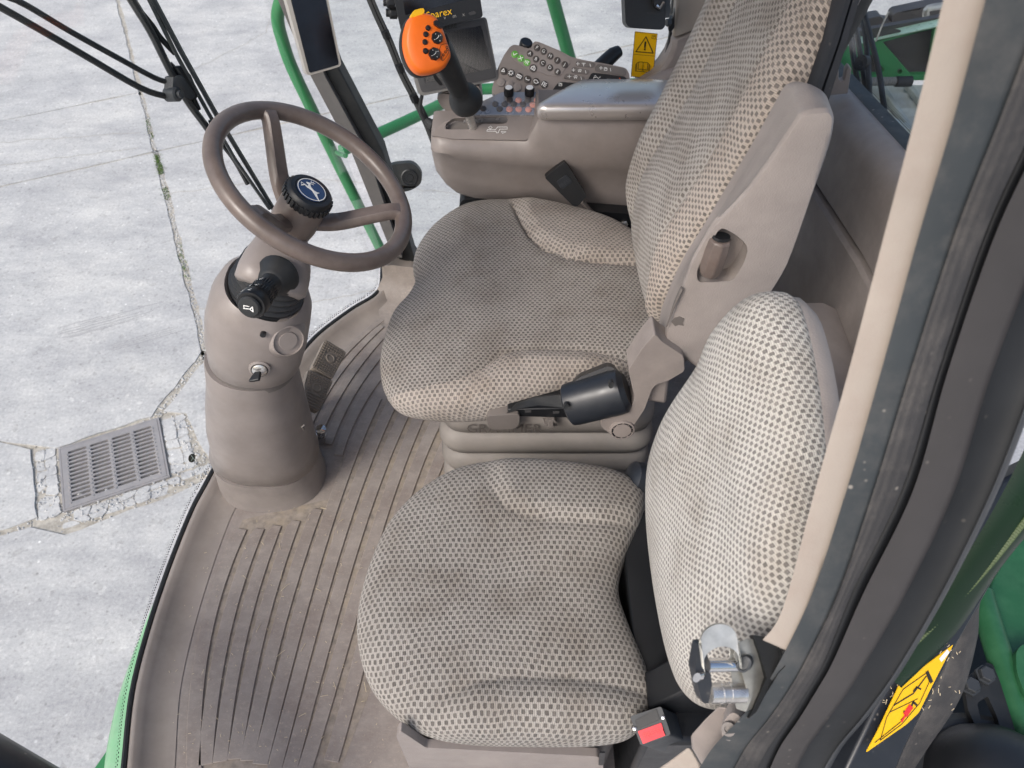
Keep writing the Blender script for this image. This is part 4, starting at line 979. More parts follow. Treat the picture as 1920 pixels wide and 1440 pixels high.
def pbz(a, b, r):
    return .016*math.exp(-((b-.16)/.12)**2)-.010*math.exp(-(a/.09)**2)*sstep(b, .2, .35)+.008*sstep(b, .28, .36)
cushion('backrest', pb, (0, .22), FP, ['cloth_passenger_back'], ps, .020, p=2.8, T=.062, under=.026, zf=pbz, uvf='swap')
O, A, B, Nn = [V(q) for q in FP]
bm = BM(); loft(bm, [[O+A*(q.x*s)+B*(.22+(q.y-.22)*s)-Nn*dd for q in catmull([V((a, b, 0)) for a, b in pb], 4, True)] for s, dd in ((.965, .038), (.985, .044), (.985, .06), (.94, .076), (.6, .08))], closed=True, cap=True)
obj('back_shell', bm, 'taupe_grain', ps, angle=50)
bm = BM(); box(bm, (.005, .48, .175), .30, .31, .35); obj('seat_base', bm, 'taupe_dark', ps, bevel=.012)
bm = BM(); plate(bm, [at(a, b, y=.31) for a, b in rnd([(744, 1362), (752, 1352), (800, 1385), (1120, 1402), (1130, 1408), (1130, 1500), (800, 1500)], 5)], (0, -.012, 0)); obj('base_panel', bm, 'taupe', ps, bevel=.004)
bm = BM(); plate(bm, [at(a, b, y=.296) for a, b in ((1124, 1409), (1134, 1409), (1132, 1432), (1122, 1432))], (0, -.002, 0)); obj('base_slot', bm, 'black', ps)
bm = BM(); box(bm, (.235, .47, .24), .12, .36, .34); obj('back_hinge', bm, 'black', ps, bevel=.008)  # black block added to fill the dark gap between cushion and backrest
bm = BM(); plate(bm, [at(a, b, y=.33) for a, b in ((1215, 1330), (1300, 1290), (1350, 1320), (1330, 1400), (1260, 1440), (1240, 1410))], (0, .05, 0)); obj('hinge_cover', bm, 'black', ps, bevel=.004)
bm = BM(); c0, c1 = at(1180, 893, y=.70), at(1222, 905, y=.70); lathe(bm, c0, (c1-c0), [(.018, 0), (.027, .006), (.029, .03), (.029, .05)], 20, up=(0, 1, 0)); obj('recliner_knob', bm, 'navy_black', ps)
pk = thing('seat_belt_buckle', 'black seat belt buckle with red release button by the passenger cushion', 'buckle', at(1220, 1360, z=.42))
PKN = V((-.25, -.28, .93)).normalized(); P = Plane(at(1220, 1362, z=.45), PKN)
face = rnd([(1181, 1343), (1240, 1324), (1258, 1378), (1201, 1398)], 5)
dn = V((.42, .1, -.75)).normalized()*.075
bm = BM(); plate(bm, P.many(face), dn); bb = obj('buckle_body', bm, 'slate', pk, bevel=.003)
bm = BM(); plate(bm, P.many(rnd([(1196, 1371), (1240, 1355), (1248, 1379), (1206, 1395)], 1.5), .0), PKN*.002); rbt = obj('release_button', bm, 'red', bb, bevel=.001)
bm = BM(); text_bm(bm, 'PRESS', P.p(1222, 1375, .0023), P.p(1240, 1367)-P.p(1205, 1380), PKN.cross((P.p(1240, 1367)-P.p(1205, 1380))), .009); obj('button_lettering', bm, 'print_red', rbt)
bm = BM(); plate(bm, P.many(rnd([(1190, 1351), (1231, 1329), (1237, 1350), (1196, 1367)], 3), .0), PKN*.0015); obj('tongue_slot', bm, 'black', bb, bevel=.001)
for a, b in ((1244, 1345), (1190, 1366)):
    bm = BM(); lathe(bm, P.p(a, b), PKN, [(.003, 0), (.0025, .0018), (.001, .0022)], 12); obj('rivet', bm, 'chrome', bb)
bm = BM(); q0 = P.p(1258, 1384)+dn*.5; plate(bm, [at(a, b, y=.318) for a, b in ((1250, 1391), (1270, 1389), (1283, 1393), (1262, 1401), (1246, 1400))], (0, -.002, 0)); obj('side_button', bm, 'red', pk)

# ================================================================== CONSOLE
cn = thing('console', 'long brown armrest console with padded lid right of the driver seat', 'console', at(1010, 400, y=1.45))
prof = [((808, 253), (808, 283), (812, 300)), ((812, 257), (811, 287), (818, 328)), ((828, 260), (828, 290), (836, 352)), ((850, 261), (850, 293), (856, 368)), ((900, 262), (900, 300), (890, 380)), ((987, 264), (980, 308), (970, 389)), ((994, 254), (1000, 309), (1000, 392)), ((1010, 221), (1020, 310), (1020, 394)), ((1100, 221), (1100, 312), (1100, 402)), ((1215, 222), (1215, 315), (1215, 413)), ((1340, 224), (1340, 318), (1340, 424))]
bm = BM(); cols = []
for i, (a, b, c_) in enumerate(prof):
    yo = .02 if i == 0 else .008 if i == 1 else 0
    T_, M_, B_ = at(*a, y=1.42+yo), at(*b, y=1.408+yo), at(*c_, y=1.45+yo)
    lo = M_.lerp(B_, .12)+V((0, .012, 0))
    cols.append([V((T_.x, 1.53, T_.z+.0)), T_+V((0, .010, .0005)), T_+V((0, .002, -.004)), T_.lerp(M_, .5)+V((0, -.001, 0)), M_+V((0, .001, .003)), lo, M_.lerp(B_, .5)+V((0, .004, 0)), B_+V((0, 0, .014)), B_+V((0, .012, .001)), V((B_.x, 1.53, B_.z))])
loft(bm, cols, cap=True); body = obj('console_body', bm, 'taupe_smooth', cn, angle=55)
# sloping shift deck with its slot
D0, D1 = at(820, 258, y=1.428), at(900, 214, y=1.468)
DP = Plane(at(900, 262, y=1.422)+V((0, 0, .001)), V((0, -(.632-.603), .047)))
dk = [(809, 254), (818, 240), (835, 228), (868, 217), (1012, 214), (1012, 222), (996, 254), (987, 263), (850, 261)]
slot = rnd([(835, 243), (836, 232), (850, 222), (945, 219), (953, 221), (950, 231), (940, 233), (906, 232), (898, 236), (888, 243)], 4, 3)
bm = BM(); plate(bm, DP.many(rnd(dk, 3), .001), DP.N*-.012, [DP.many(slot, .001)]); deck = obj('shift_deck', bm, 'taupe_smooth', cn, bevel=.003)
bm = BM(); plate(bm, DP.many([(825, 250), (960, 250), (975, 215), (845, 217)], -.016), DP.N*-.004); obj('slot_floor', bm, 'taupe_dark', cn)
bm = BM(); stroke(bm, DP.many([(913, 247), (930, 247), (931, 250), (934, 250), (937, 243), (951, 243)]), .0012, DP.N, .0022); stroke(bm, DP.many([(914, 244), (929, 244), (933, 239), (951, 239), (951, 243)]), .0012, DP.N, .0022)
stroke(bm, DP.many([(916, 240), (920, 237), (923, 240), (919, 243), (916, 240)]), .001, DP.N, .0022); stroke(bm, DP.many([(940, 247), (949, 248), (942, 251), (940, 247)]), .001, DP.N, .0022); stroke(bm, DP.many([(913, 247), (914, 244)]), .0012, DP.N, .0022)
obj('shift_pattern', bm, 'print_white', deck)
bm = BM(); plate(bm, DP.many(rnd([(1003, 231), (1012, 217), (1016, 218), (1008, 231)], 2), .002), DP.N*.004); obj('lid_catch', bm, 'silver_plastic', cn, bevel=.001)
# button panel
BP = Plane(at(905, 214, y=1.468), V((0, -.12, 1)))
bm = BM(); plate(bm, BP.many(rnd([(866, 216), (905, 190), (942, 173), (1037, 173), (1034, 180), (1010, 200), (1012, 216)], 5), .001), BP.N*-.02); pnl = obj('button_panel', bm, 'panel_gloss', cn, bevel=.002)
def zx(a, b): return 900+a/5.142, 60+b/5.142
for a, b, m_ in ((592, 620, 'key_grey'), (285, 660, 'key_dark'), (370, 663, 'key_red'), (460, 660, 'key_grey'), (550, 663, 'key_red'), (147, 700, 'key_grey'), (237, 700, 'key_grey'), (325, 700, 'key_grey'), (415, 702, 'key_grey'), (510, 708, 'key_red'), (190, 747, 'key_grey'), (283, 750, 'key_red'), (373, 750, 'key_red'), (467, 752, 'key_red'), (30, 742, 'key_dark')):
    c = BP.p(*zx(a, b)); bm = BM(); lathe(bm, c, BP.N, [(.0088, 0), (.0085, .0022), (.006, .0032), (.001, .0034)], 20, sx=1.0, sy=.8); bt = obj('button', bm, m_, pnl, label='pink-red lit button' if m_ == 'key_red' else None)
    if m_ == 'key_red':
        bm = BM(); stroke(bm, [c+V((-.003, -.002, .0036)), c+V((.001, .002, .0036)), c+V((.003, -.001, .0036))], .0008, BP.N); 
        me = bpy.data.meshes.new('button_mark'); bm.to_mesh(me); bm.free(); me.materials.append(MATS['print_white']); o = bpy.data.objects.new('button_mark', me); link(o, bt); o.location = -WL[bt.name]; WL[o.name] = V((0, 0, 0))
for a, b in ((278, 612), (477, 612)):
    c = BP.p(*zx(a, b)); bm = BM(); ax = V((0, -.1, 1)).normalized(); lathe(bm, c, ax, [(.0095, 0), (.010, .002), (.0096, .018), (.0088, .0195)], 24); kb = obj('dial_knob', bm, 'black', cn)
    bm = BM(); lathe(bm, c+ax*.0195, ax, [(.0078, 0), (.0074, .0008), (.001, .001)], 20); obj('dial_top', bm, 'print_white', kb)
    bm = BM()
    for k in range(22):
        an = 2*math.pi*k/22; d = V((math.cos(an), math.sin(an), 0)); box(bm, c+ax*.010+d*.0098, .001, .001, .014, (d, ax.cross(d), ax))
    obj('dial_ridges', bm, 'black', kb)
# padded lid
def lid_row(x, f, shear):
    pr = [(1.416, .652), (1.404, .655), (1.400, .660), (1.399, .676), (1.401, .684), (1.407, .688), (1.415, .689), (1.45, .687), (1.50, .680), (1.535, .671), (1.548, .664), (1.55, .64)]
    cy, cz = 1.47, .655
    return [V((x+(yy-1.40)*shear, cy+(yy-cy)*f, cz+(zz-cz)*f)) for yy, zz in pr]
bm = BM(); loft(bm, [lid_row(.049, .60, .62), lid_row(.050, .86, .66), lid_row(.056, .96, .66), lid_row(.07, 1.0, .6), lid_row(.12, 1.02, .45), lid_row(.2, 1.02, .2), lid_row(.3, 1.0, 0), lid_row(.42, .95, -.1)], cap=True); obj('padded_lid', bm, 'lid_vinyl', cn, angle=60)
bm = BM(); plate(bm, [at(a, b, y=1.414) for a, b in ((1012, 217), (1340, 218), (1340, 222.5), (1012, 221.5))], (0, .1, 0)); obj('lid_gap', bm, 'taupe_dark', cn)
bm = BM(); plate(bm, [at(a, b, y=1.45) for a, b in rnd([(861, 384), (868, 374), (905, 372), (1000, 392), (1000, 402), (861, 396)], 8)], (0, .08, 0)); obj('console_foot', bm, 'black', cn, bevel=.004)

# ---- keypad
KPL = Plane(at(922, 177, y=1.55), V((0, -1.086, 1)))
kp = thing('keypad', 'tilted brown keypad panel with round lettered keys behind the button panel', 'keypad', KPL.p(1000, 170))
outl = [(112, 600), (116, 540), (165, 360), (232, 220), (290, 140), (330, 120), (385, 132), (470, 158), (492, 148), (520, 90), (560, 92), (760, 175), (880, 240), (1000, 270), (1180, 300), (1360, 335), (1410, 350), (1440, 400), (1450, 520), (1400, 600), (700, 640)]
bm = BM(); plate(bm, KPL.many([zx(*q) for q in rnd(outl, 26, 3)]), KPL.N*-.02); kb_ = obj('keypad_body', bm, 'taupe_smooth', kp, bevel=.004)
bm = BM(); c = KPL.p(*zx(440, 110), -.012); lathe(bm, c, KPL.N+V((.2, .5, .2)), [(.014, -.015), (.014, .008), (.012, .010)], 20); obj('scroll_knob', bm, 'black', kp)
def raised(pts, lift, mat, name, rad=22, par=None, dpt=None):
    bm = BM(); plate(bm, KPL.many([zx(*q) for q in rnd(pts, rad, 3)], lift), KPL.N*-(dpt or lift+.001)); return obj(name, bm, mat, par or kb_, bevel=.001)
raised([(285, 230), (300, 190), (345, 175), (420, 195), (500, 165), (520, 100), (560, 100), (760, 185), (870, 270), (860, 320), (820, 350), (790, 410), (745, 430), (640, 415), (560, 385), (470, 370), (380, 310)], .0018, 'taupe', 'key_field', 20)
raised([(925, 285), (945, 275), (1105, 300), (1108, 320), (1090, 345), (930, 330), (918, 310)], .002, 'taupe_dark', 'rocker_pad', 14)
raised([(890, 345), (905, 338), (1050, 368), (1055, 385), (1035, 410), (885, 395), (875, 375)], .002, 'taupe_dark', 'rocker_pad', 14)
raised([(820, 415), (838, 402), (1005, 435), (1012, 455), (990, 480), (815, 455), (806, 440)], .002, 'taupe_dark', 'rocker_pad', 14)
raised([(1105, 350), (1130, 312), (1160, 312), (1390, 350), (1410, 385), (1405, 425), (1180, 395), (1105, 375)], .002, 'taupe_dark', 'rocker_pad', 16)
dpn = raised([(1030, 480), (1070, 405), (1090, 395), (1390, 430), (1412, 450), (1410, 560), (1020, 540)], .0022, 'black', 'display_strip', 16)
raised([(700, 560), (745, 500), (770, 482), (1000, 500), (1000, 600), (690, 610)], .0022, 'black', 'display_strip', 16)
def K(a, b, r, mat, sym=None, sx=1.0):
    c = KPL.p(*zx(a, b), .0018); x, y, z = frame(KPL.N)
    bm = BM(); lathe(bm, c, KPL.N, [(r, -.001), (r*.97, .0012), (r*.7, .0018), (.0005, .002)], 20); k = obj('key', bm, mat, kb_, label='green key' if mat == 'key_green' else None)
    rot = R(-28); X = x*math.cos(rot)+y*math.sin(rot); Y = KPL.N.cross(X); o = c+KPL.N*.0022
    if sym is None: return
    bm = BM()
    if len(sym) <= 3 and sym.isalnum() and sym.isupper(): text_bm(bm, sym, o, Y*-1 if False else X, Y, r*1.35, .0003)
    else:
        S_ = {'tick': [[(-.5, .1), (-.1, -.4), (.5, .5)]], 'cross': [[(-.45, -.45), (.45, .45)], [(-.45, .45), (.45, -.45)]], 'arrows': [[(-.5, .3), (-.5, -.3)], [(-.1, .4), (-.1, -.4)], [(.2, .4), (.5, .4), (.2, -.1), (.5, -.4)]],
              'tri': [[(-.4, -.4), (.4, -.1), (-.2, .5), (-.4, -.4)]], 'gear': [[(.45*math.cos(q*.785), .45*math.sin(q*.785)) for q in range(9)]]+[[(.45*math.cos(q*.785), .45*math.sin(q*.785)), (.68*math.cos(q*.785), .68*math.sin(q*.785))] for q in range(8)], 'book': [[(-.6, -.35), (.6, -.35), (.6, .35), (-.6, .35), (-.6, -.35)], [(-.2, -.1), (-.2, .2)], [(.2, -.1), (.2, .2)]], 'horn': [[(-.5, .3), (-.3, -.2), (.5, -.1), (.55, .15)]], 'egg': [[(.6*math.cos(q*.6), .42*math.sin(q*.6)) for q in range(11)]+[(.8, .1)]], 'lamp': [[(-.5, -.5), (-.5, .5), (0, .5), (0, -.5)], [(.2, .4), (.6, .5)], [(.2, 0), (.6, 0)], [(.2, -.4), (.6, -.5)]], 'home': [[(-.5, -.4), (-.5, .1), (0, .55), (.5, .1), (.5, -.4), (-.5, -.4)], [(0, -.4), (0, .2)]]}[sym]
        for l in S_: stroke(bm, [o+X*(a_*r)+Y*(b_*r) for a_, b_ in l], r*.2, KPL.N, 0)
    me = bpy.data.meshes.new('key_symbol'); bm.to_mesh(me); bm.free(); me.materials.append(MATS['print_white']); q = bpy.data.objects.new('key_symbol', me); link(q, k); q.location = -WL[k.name]; WL[q.name] = V((0, 0, 0))
for a, b, s_ in ((335, 218, 'tick'), (393, 257, 'cross'), (452, 297, 'arrows')): K(a, b, .0075, 'key_green', s_)
for a, b, s_ in ((548, 157, 'F'), (612, 190, 'G'), (676, 236, 'H'), (743, 277, 'I'), (815, 318, 'J'), (480, 213, 'A'), (538, 265, 'B'), (603, 303, 'C'), (672, 348, 'D'), (745, 388, 'E')): K(a, b, .0073, 'key_dark', s_)
K(513, 352, .0085, 'key_dark', 'home')
for a, b, s_ in ((226, 378, 'tri'), (298, 398, 'gear'), (376, 432, 'book'), (455, 458, 'horn'), (538, 482, 'egg'), (618, 508, 'lamp')): K(a, b, .0079, 'key_dark', s_)
for a, b in ((203, 487), (285, 510), (360, 535), (545, 580), (620, 590)): K(a, b, .009, 'taupe', None)
x, y, z = frame(KPL.N); bm = BM()
def pm(a, b, kind):
    c = KPL.p(*zx(a, b), .0026); r = .0042
    for l in {'+': [[(-1, 0), (1, 0)], [(0, -1), (0, 1)]], '-': [[(.2, -.9), (-.2, .9)]], 'T': [[(-1.1, .9), (1.1, .9)], [(0, .9), (0, -1)], [(-.5, .3), (.5, .3)]], 'w': [[(-1, .6), (-.6, -.6), (0, .3), (.6, -.6), (1, .6)], [(-.6, .9), (.8, .9)]], 'c': [[(-1.6, -1), (-1.6, .8), (.2, 1), (1.2, .2), (1.8, -.6), (-.4, -1), (-1.6, -1)], [(2, .6), (2.6, 1.2)], [(-2.4, -1.2), (-2, -.4)], [(-1.2, 1.6), (-.2, 1.9)]], 's': [[(-.9, .9), (-.9, -.9), (.9, -.9), (.9, .4)], [(-.3, 0), (.5, .8)], [(-.4, .9), (.9, -.1)]]}[kind]:
        stroke(bm, [c+x*(p_[0]*r*.8)+y*(p_[1]*r*.8) for p_ in l], .0011, KPL.N, 0)
for a, b, k in ((942, 310, '+'), (998, 318, 'T'), (1062, 325, '-'), (900, 370, '+'), (960, 378, 'w'), (1018, 388, '-'), (860, 432, '+'), (920, 440, 'w'), (975, 448, '-'), (1165, 350, '+'), (1210, 358, 's'), (1257, 366, '-'), (1120, 452, 'c'), (1240, 470, 's'), (775, 508, 's')): pm(a, b, k)
obj('panel_symbols', bm, 'print_white', kb_)
c = KPL.p(*zx(1345, 482), .0024); bm = BM(); tri = lambda r_: [c+x*(math.cos(R(a))*r_)+y*(math.sin(R(a))*r_) for a in (90, 210, 330)]
plate(bm, tri(.0085), KPL.N*.0006, [tri(.0035)]); obj('hazard_symbol', bm, 'hazard', kb_)
hd = thing('grab_handle', 'black bent knob handle poking up behind the keypad', 'handle', at(1140, 115, y=1.66))
bm = BM(); tube(bm, [at(1118, 130, y=1.64), at(1135, 116, y=1.66), at(1150, 102, y=1.67), at(1160, 96, y=1.68)], [.015, .017, .016, .013], 14); obj('grip', bm, 'black', hd)
# ================================================================== CONTROL LEVER
jl = thing('control_lever', 'orange-headed multifunction control lever with black buttons on the console', 'control lever', DP.p(888, 246))
s0 = DP.p(889, 243, -.012); s1 = at(875, 200, y=1.435)
bm = BM(); lathe(bm, s0, s1-s0, [(.0075, 0), (.0075, (s1-s0).length)], 18, sx=1.25, up=(0, 1, 0)); obj('shaft', bm, 'steel', jl)
b0, b1 = at(878, 195, y=1.435), at(846, 143, y=1.39); ax = (b1-b0).normalized()
bm = BM(); lathe(bm, b0, ax, [(.016, -.006), (.028, -.002), (.0335, .007), (.034, .017), (.031, .029), (.025, .039), (.021, .046), (.020, .056)], 36, up=(0, 1, 0)); obj('boot', bm, 'black_soft', jl, angle=60)
g0, g1 = b0+ax*.05, at(822, 82, y=1.36); bm = BM(); gd = g1-g0; rows = []
for f, a, b in ((0, .019, .019), (.2, .020, .020), (.5, .0205, .022), (.8, .0215, .024), (1, .020, .022)): rows.append(ring(g0+gd*f, gd, a, b, 24, 2.8))
loft(bm, rows, closed=True, cap=True); gp_ = obj('grip', bm, 'black_soft', jl, angle=60)
HN = V((.3, -.78, .55)).normalized(); HP = Plane(at(800, 82, y=1.335), HN)
head = [(770, 34), (794, 25), (815, 31), (828, 50), (838, 78), (845, 101), (842, 112), (832, 127), (812, 136), (789, 138), (773, 127), (762, 104), (758, 79), (761, 54)]
hc = [(q.x, q.y) for q in catmull([V((a, b, 0)) for a, b in head], 4, True)]
mid = (802, 82); bm = BM(); rows = []
for s, lf in ((1.0, -.024), (1.035, -.016), (1.035, -.008), (.99, .001), (.93, .0065), (.86, .0085), (.6, .0105), (.25, .0115)): rows.append(HP.many([(mid[0]+(a-mid[0])*s, mid[1]+(b-mid[1])*s) for a, b in hc], lf))
loft(bm, rows, closed=True, cap=True); hd_ = obj('head', bm, 'orange', jl, angle=60)
bm = BM(); rows = []
for s, lf in ((.8, -.046), (.98, -.042), (1.05, -.034), (1.06, -.022), (1.02, -.016)): rows.append(HP.many([(mid[0]+(a-mid[0])*s-2, mid[1]+(b-mid[1])*s+1) for a, b in hc], lf))
loft(bm, rows, closed=True, cap=True); obj('head_back', bm, 'black_soft', jl, angle=60)
def J(a, b): return 700+a/5.538, b/5.538
bm = BM(); plate(bm, HP.many([J(*q) for q in rnd([(388, 160), (420, 110), (500, 88), (522, 95), (528, 135), (470, 182), (395, 182)], 14, 3)], .004), HN*-.018); obj('thumb_switch', bm, 'yellow', hd_, bevel=.002)
bm = BM(); plate(bm, HP.many([J(*q) for q in rnd([(610, 232), (640, 228), (715, 262), (722, 285), (690, 312), (660, 305), (612, 272)], 10, 3)], .018), HN*-.012); obj('rocker', bm, 'black', hd_, bevel=.0015)
for a, b, r_ in ((555, 303, .0048), (532, 368, .0050), (523, 448, .0050), (530, 540, .0052)):
    bm = BM(); lathe(bm, HP.p(*J(a, b), .007), HN, [(r_, 0), (r_, .005), (r_*.7, .0075), (.0005, .008)], 12); bt = obj('button', bm, 'black', hd_)
for a, b, r_ in ((648, 405, .0108), (620, 570, .0112)):
    c = HP.p(*J(a, b), .008); bm = BM(); lathe(bm, c, HN, [(r_, 0), (r_, .005), (r_*.86, .0085), (r_*.5, .0075), (.0005, .007)], 8); bt = obj('direction_pad', bm, 'black', hd_, angle=20)
    x, y, z = frame(HN); bm = BM()
    for k in range(4):
        d = x*math.cos(k*1.57+.4)+y*math.sin(k*1.57+.4); stroke(bm, [c+HN*.009+d*.006, c+HN*.009+d*.0072], .0009, HN, 0)
    stroke(bm, [c+HN*.0085-x*.003-y*.002, c+HN*.0085+x*.001, c+HN*.0085+x*.003+y*.003], .0008, HN, 0)
    obj('pad_marks', bm, 'print_white', bt)
bm = BM(); pl_ = [J(*q) for q in rnd([(672, 520), (690, 475), (745, 462), (775, 480), (785, 515), (745, 600), (705, 645), (680, 620)], 14, 3)]; P3 = HP.many(pl_, .0112); stroke(bm, P3+[P3[0]], .0007, HN)
for (a, b, s_) in ((695, 612, 'l'), (712, 580, 'o'), (733, 550, 'o'), (752, 515, '8')):
    c = HP.p(*J(a, b), .0112); x, y, z = frame(HN)
    if s_ == 'l': stroke(bm, [c-y*.003, c+y*.003], .0012, HN)
    else:
        for oy in ((0,) if s_ == 'o' else (-.002, .002)): stroke(bm, [c+y*oy+(x*math.cos(q*.785)+y*math.sin(q*.785))*.0019 for q in range(9)], .0010, HN)
obj('number_plate', bm, 'print_black', hd_)
bm = BM(); plate(bm, [at(*J(a, b), y=1.362) for a, b in rnd([(612, 770), (640, 757), (720, 870), (722, 888), (690, 890), (640, 830)], 8, 3)], (0, -.003, .002)); obj('side_switch', bm, 'black', gp_, bevel=.001)

# ================================================================== SCREENS
md = thing('display_monitor', 'grey cab display with a dusty dark screen behind the orange lever', 'monitor', at(870, 175, y=1.60))
MN = V((.18, -.88, .42)).normalized(); MP = Plane(at(865, 100, y=1.58), MN)
bm = BM(); plate(bm, MP.many(rnd([(752, 60), (912, 31), (935, 150), (787, 181)], 8, 4)), MN*-.035); m1 = obj('housing', bm, 'bezel_grey', md, bevel=.004)
bm = BM(); plate(bm, MP.many(rnd([(756, 63), (908, 35), (931, 146), (791, 174)], 6, 3), .002), MN*-.004, [MP.many([(784, 70), (902, 48), (922, 128), (797, 155)], .002)]); obj('bezel', bm, 'monitor_grey', m1)
bm = BM(); plate(bm, MP.many([(784, 70), (902, 48), (922, 128), (797, 155)], .0), MN*-.003); obj('screen', bm, 'screen_dusty', m1)
bm = BM(); text_bm(bm, 'JOHN DEERE', MP.p(826, 53.5, .0028), MP.p(850, 49)-MP.p(800, 58), MP.p(826, 45)-MP.p(827, 60), .012); obj('maker_lettering', bm, 'print_black', m1)
bm = BM(); plate(bm, [at(a, b, y=1.56) for a, b in rnd([(817, 180), (840, 172), (900, 160), (903, 185), (905, 216), (846, 216), (826, 200)], 10, 4)], (0, .05, 0)); obj('monitor_mount', bm, 'taupe', md, bevel=.006)
mu = thing('camera_monitor', 'black camera monitor mounted above the grey display', 'monitor', at(820, 40, y=1.58))
UN = V((.16, -.9, .35)).normalized(); UP_ = Plane(at(820, 20, y=1.545), UN)
bm = BM(); plate(bm, UP_.many(rnd([(727, -50), (889, -82), (906, 32), (755, 68)], 6, 3)), UN*-.035); m2 = obj('housing', bm, 'black', mu, bevel=.003)
bm = BM(); plate(bm, UP_.many([(748, -46), (877, -72), (886, -4), (760, 28)], .0005), UN*-.0015); obj('screen', bm, 'screen', m2)
bm = BM(); text_bm(bm, 'Sparex', UP_.p(823, 25.5, .0008), UP_.p(840, 22)-UP_.p(806, 29), UP_.p(821, 15)-UP_.p(823, 32), .019); obj('brand_lettering', bm, 'yellow', m2)
bm = BM()
for a, b, s_ in ((834, 33, 'v'), (852, 30, 'm'), (869, 27, 'x')): text_bm(bm, s_, UP_.p(a, b, .0008), UP_.p(840, 22)-UP_.p(806, 29), UP_.p(821, 15)-UP_.p(823, 32), .010)
obj('key_legends', bm, 'silver_plastic', m2)
bm = BM(); plate(bm, UP_.many(rnd([(878, 24), (890, 20), (893, 26), (881, 29)], 3), .0), UN*.002); obj('power_key', bm, 'monitor_grey', m2)
for a, b in ((730, 4), (735, 24)):
    bm = BM(); c = at(a, b, y=1.56); lathe(bm, c, V((-1, -.2, .1)), [(.012, -.01), (.012, .004), (.008, .006), (.008, .012)], 9); obj('mount_knob', bm, 'black', mu, bevel=.001)
ts = thing('corner_display', 'narrow upright touchscreen in a silver frame on the front pillar', 'display', at(605, 130, y=1.6))
TN = V((.42, -.82, .38)).normalized(); TP = Plane(at(600, 70, y=1.58), TN)
bm = BM(); plate(bm, TP.many(rnd([(520, -60), (600, -78), (641, 124), (576, 143)], 8, 4)), TN*-.03); t1 = obj('frame', bm, 'silver_plastic', ts, bevel=.004)
bm = BM(); plate(bm, TP.many(rnd([(530, -60), (596, -72), (635, 121), (580, 137)], 4, 3), .0012), TN*-.002); obj('screen', bm, 'screen', t1)
cb_ = thing('wiring_cable', 'black wiring cable running down the side window to the console', 'cable', at(812, 262, y=1.5))
for off, r_ in ((0, .0055), (7, .0035)):
    bm = BM(); tube(bm, catmull([at(a+off*.9, b-off*.4, y=1.64-.001*b*.5) for a, b in ((684, -20), (704, 28), (728, 80), (752, 140), (778, 190), (798, 232), (812, 268))], 4), r_, 8); obj('strand', bm, 'black_soft', cb_)
for a, b in ((722, 62), (748, 125), (775, 182)):
    bm = BM(); tube(bm, [at(a-1, b-4, y=1.635-.0005*b), at(a+4, b+8, y=1.635-.0005*b)], .009, 8); obj('cable_tie', bm, 'black', cb_)
pc = thing('power_lead', 'short black power lead with plug below the grey display', 'cable', at(812, 238, y=1.5))
bm = BM(); tube(bm, catmull([at(a, b, y=1.52) for a, b in ((791, 180), (788, 200), (792, 216), (803, 228))], 4), .004, 8); obj('lead', bm, 'black_soft', pc)
bm = BM(); lathe(bm, at(800, 226, y=1.51), at(822, 243, y=1.48)-at(800, 226, y=1.51), [(.006, 0), (.009, .004), (.009, .012), (.011, .014), (.011, .026), (.008, .028), (.008, .04)], 14); obj('plug', bm, 'black_soft', pc)

# ================================================================== RIGHT SIDE WINDOW, STICKER, PILLAR
sw = thing('side_window', 'clear right side window behind the console carrying a yellow sticker', 'window', at(1000, 300, y=1.77))
bm = BM(); pts = [at(a, b, y=1.775) for a, b in ((775, 470), (1000, 440), (1250, 200), (1262, 80), (1272, -40))]; pts += [V((.36, 1.775, 1.45)), V((-.62, 1.775, 1.45))]
plate(bm, pts, (0, .005, 0)); obj('pane', bm, 'glass', sw)
wsn = thing('warning_sticker', 'yellow warning sticker with triangle and open book on the side window', 'sticker', at(1208, 148, y=1.768))
q = [at(a, b, y=1.768) for a, b in ((1190.5, 58.9), (1232.8, 63.3), (1223.3, 147.8), (1183.1, 142.8))]
XX, YY = (q[1]-q[0]), (q[3]-q[0]); NN = XX.cross(YY).normalized(); NN = NN if NN.y < 0 else -NN
def st_(zx_, zy_):
    px, py = 1140+zx_/9, zy_/9; p = at(px, py, y=1.768); return p+NN*.001
bm = BM(); plate(bm, [q[0], q[1], q[2], q[3]], NN*-.0008); stk = obj('sticker_sheet', bm, 'sticker_yellow', wsn)
bm = BM()
def ln(pts, wd): stroke(bm, [st_(*p) for p in pts], wd, NN, 0)
ln([(640, 618), (470, 868), (762, 893), (640, 618)], .0022); ln([(632, 705), (622, 795)], .004); ln([(621, 822), (619, 836)], .004)
ln([(430, 912), (792, 945)], .0008); ln([(455, 535), (832, 568), (752, 1325), (388, 1287), (455, 535)], .0010)
ln([(742, 592), (802, 598), (796, 655), (738, 648), (742, 592)], .0007); ln([(752, 608), (790, 612)], .0007); ln([(750, 640), (785, 608)], .0007)
ln([(515, 1045), (580, 1040), (592, 1060), (588, 1180), (575, 1165), (505, 1165), (515, 1045)], .0012); ln([(592, 1060), (610, 1045), (670, 1055), (662, 1180), (600, 1170), (588, 1180)], .0012)
ln([(500, 1050), (470, 1085), (460, 1195), (570, 1205), (590, 1190), (605, 1210), (695, 1220), (708, 1105), (680, 1062)], .0012); ln([(485, 1075), (475, 1185)], .0012); ln([(692, 1085), (682, 1200)], .0012)
obj('pictograms', bm, 'print_black', stk)
rp = thing('rear_pillar', 'beige over brown rear right pillar trim beside the side window', 'pillar', at(1300, 180, y=1.75))
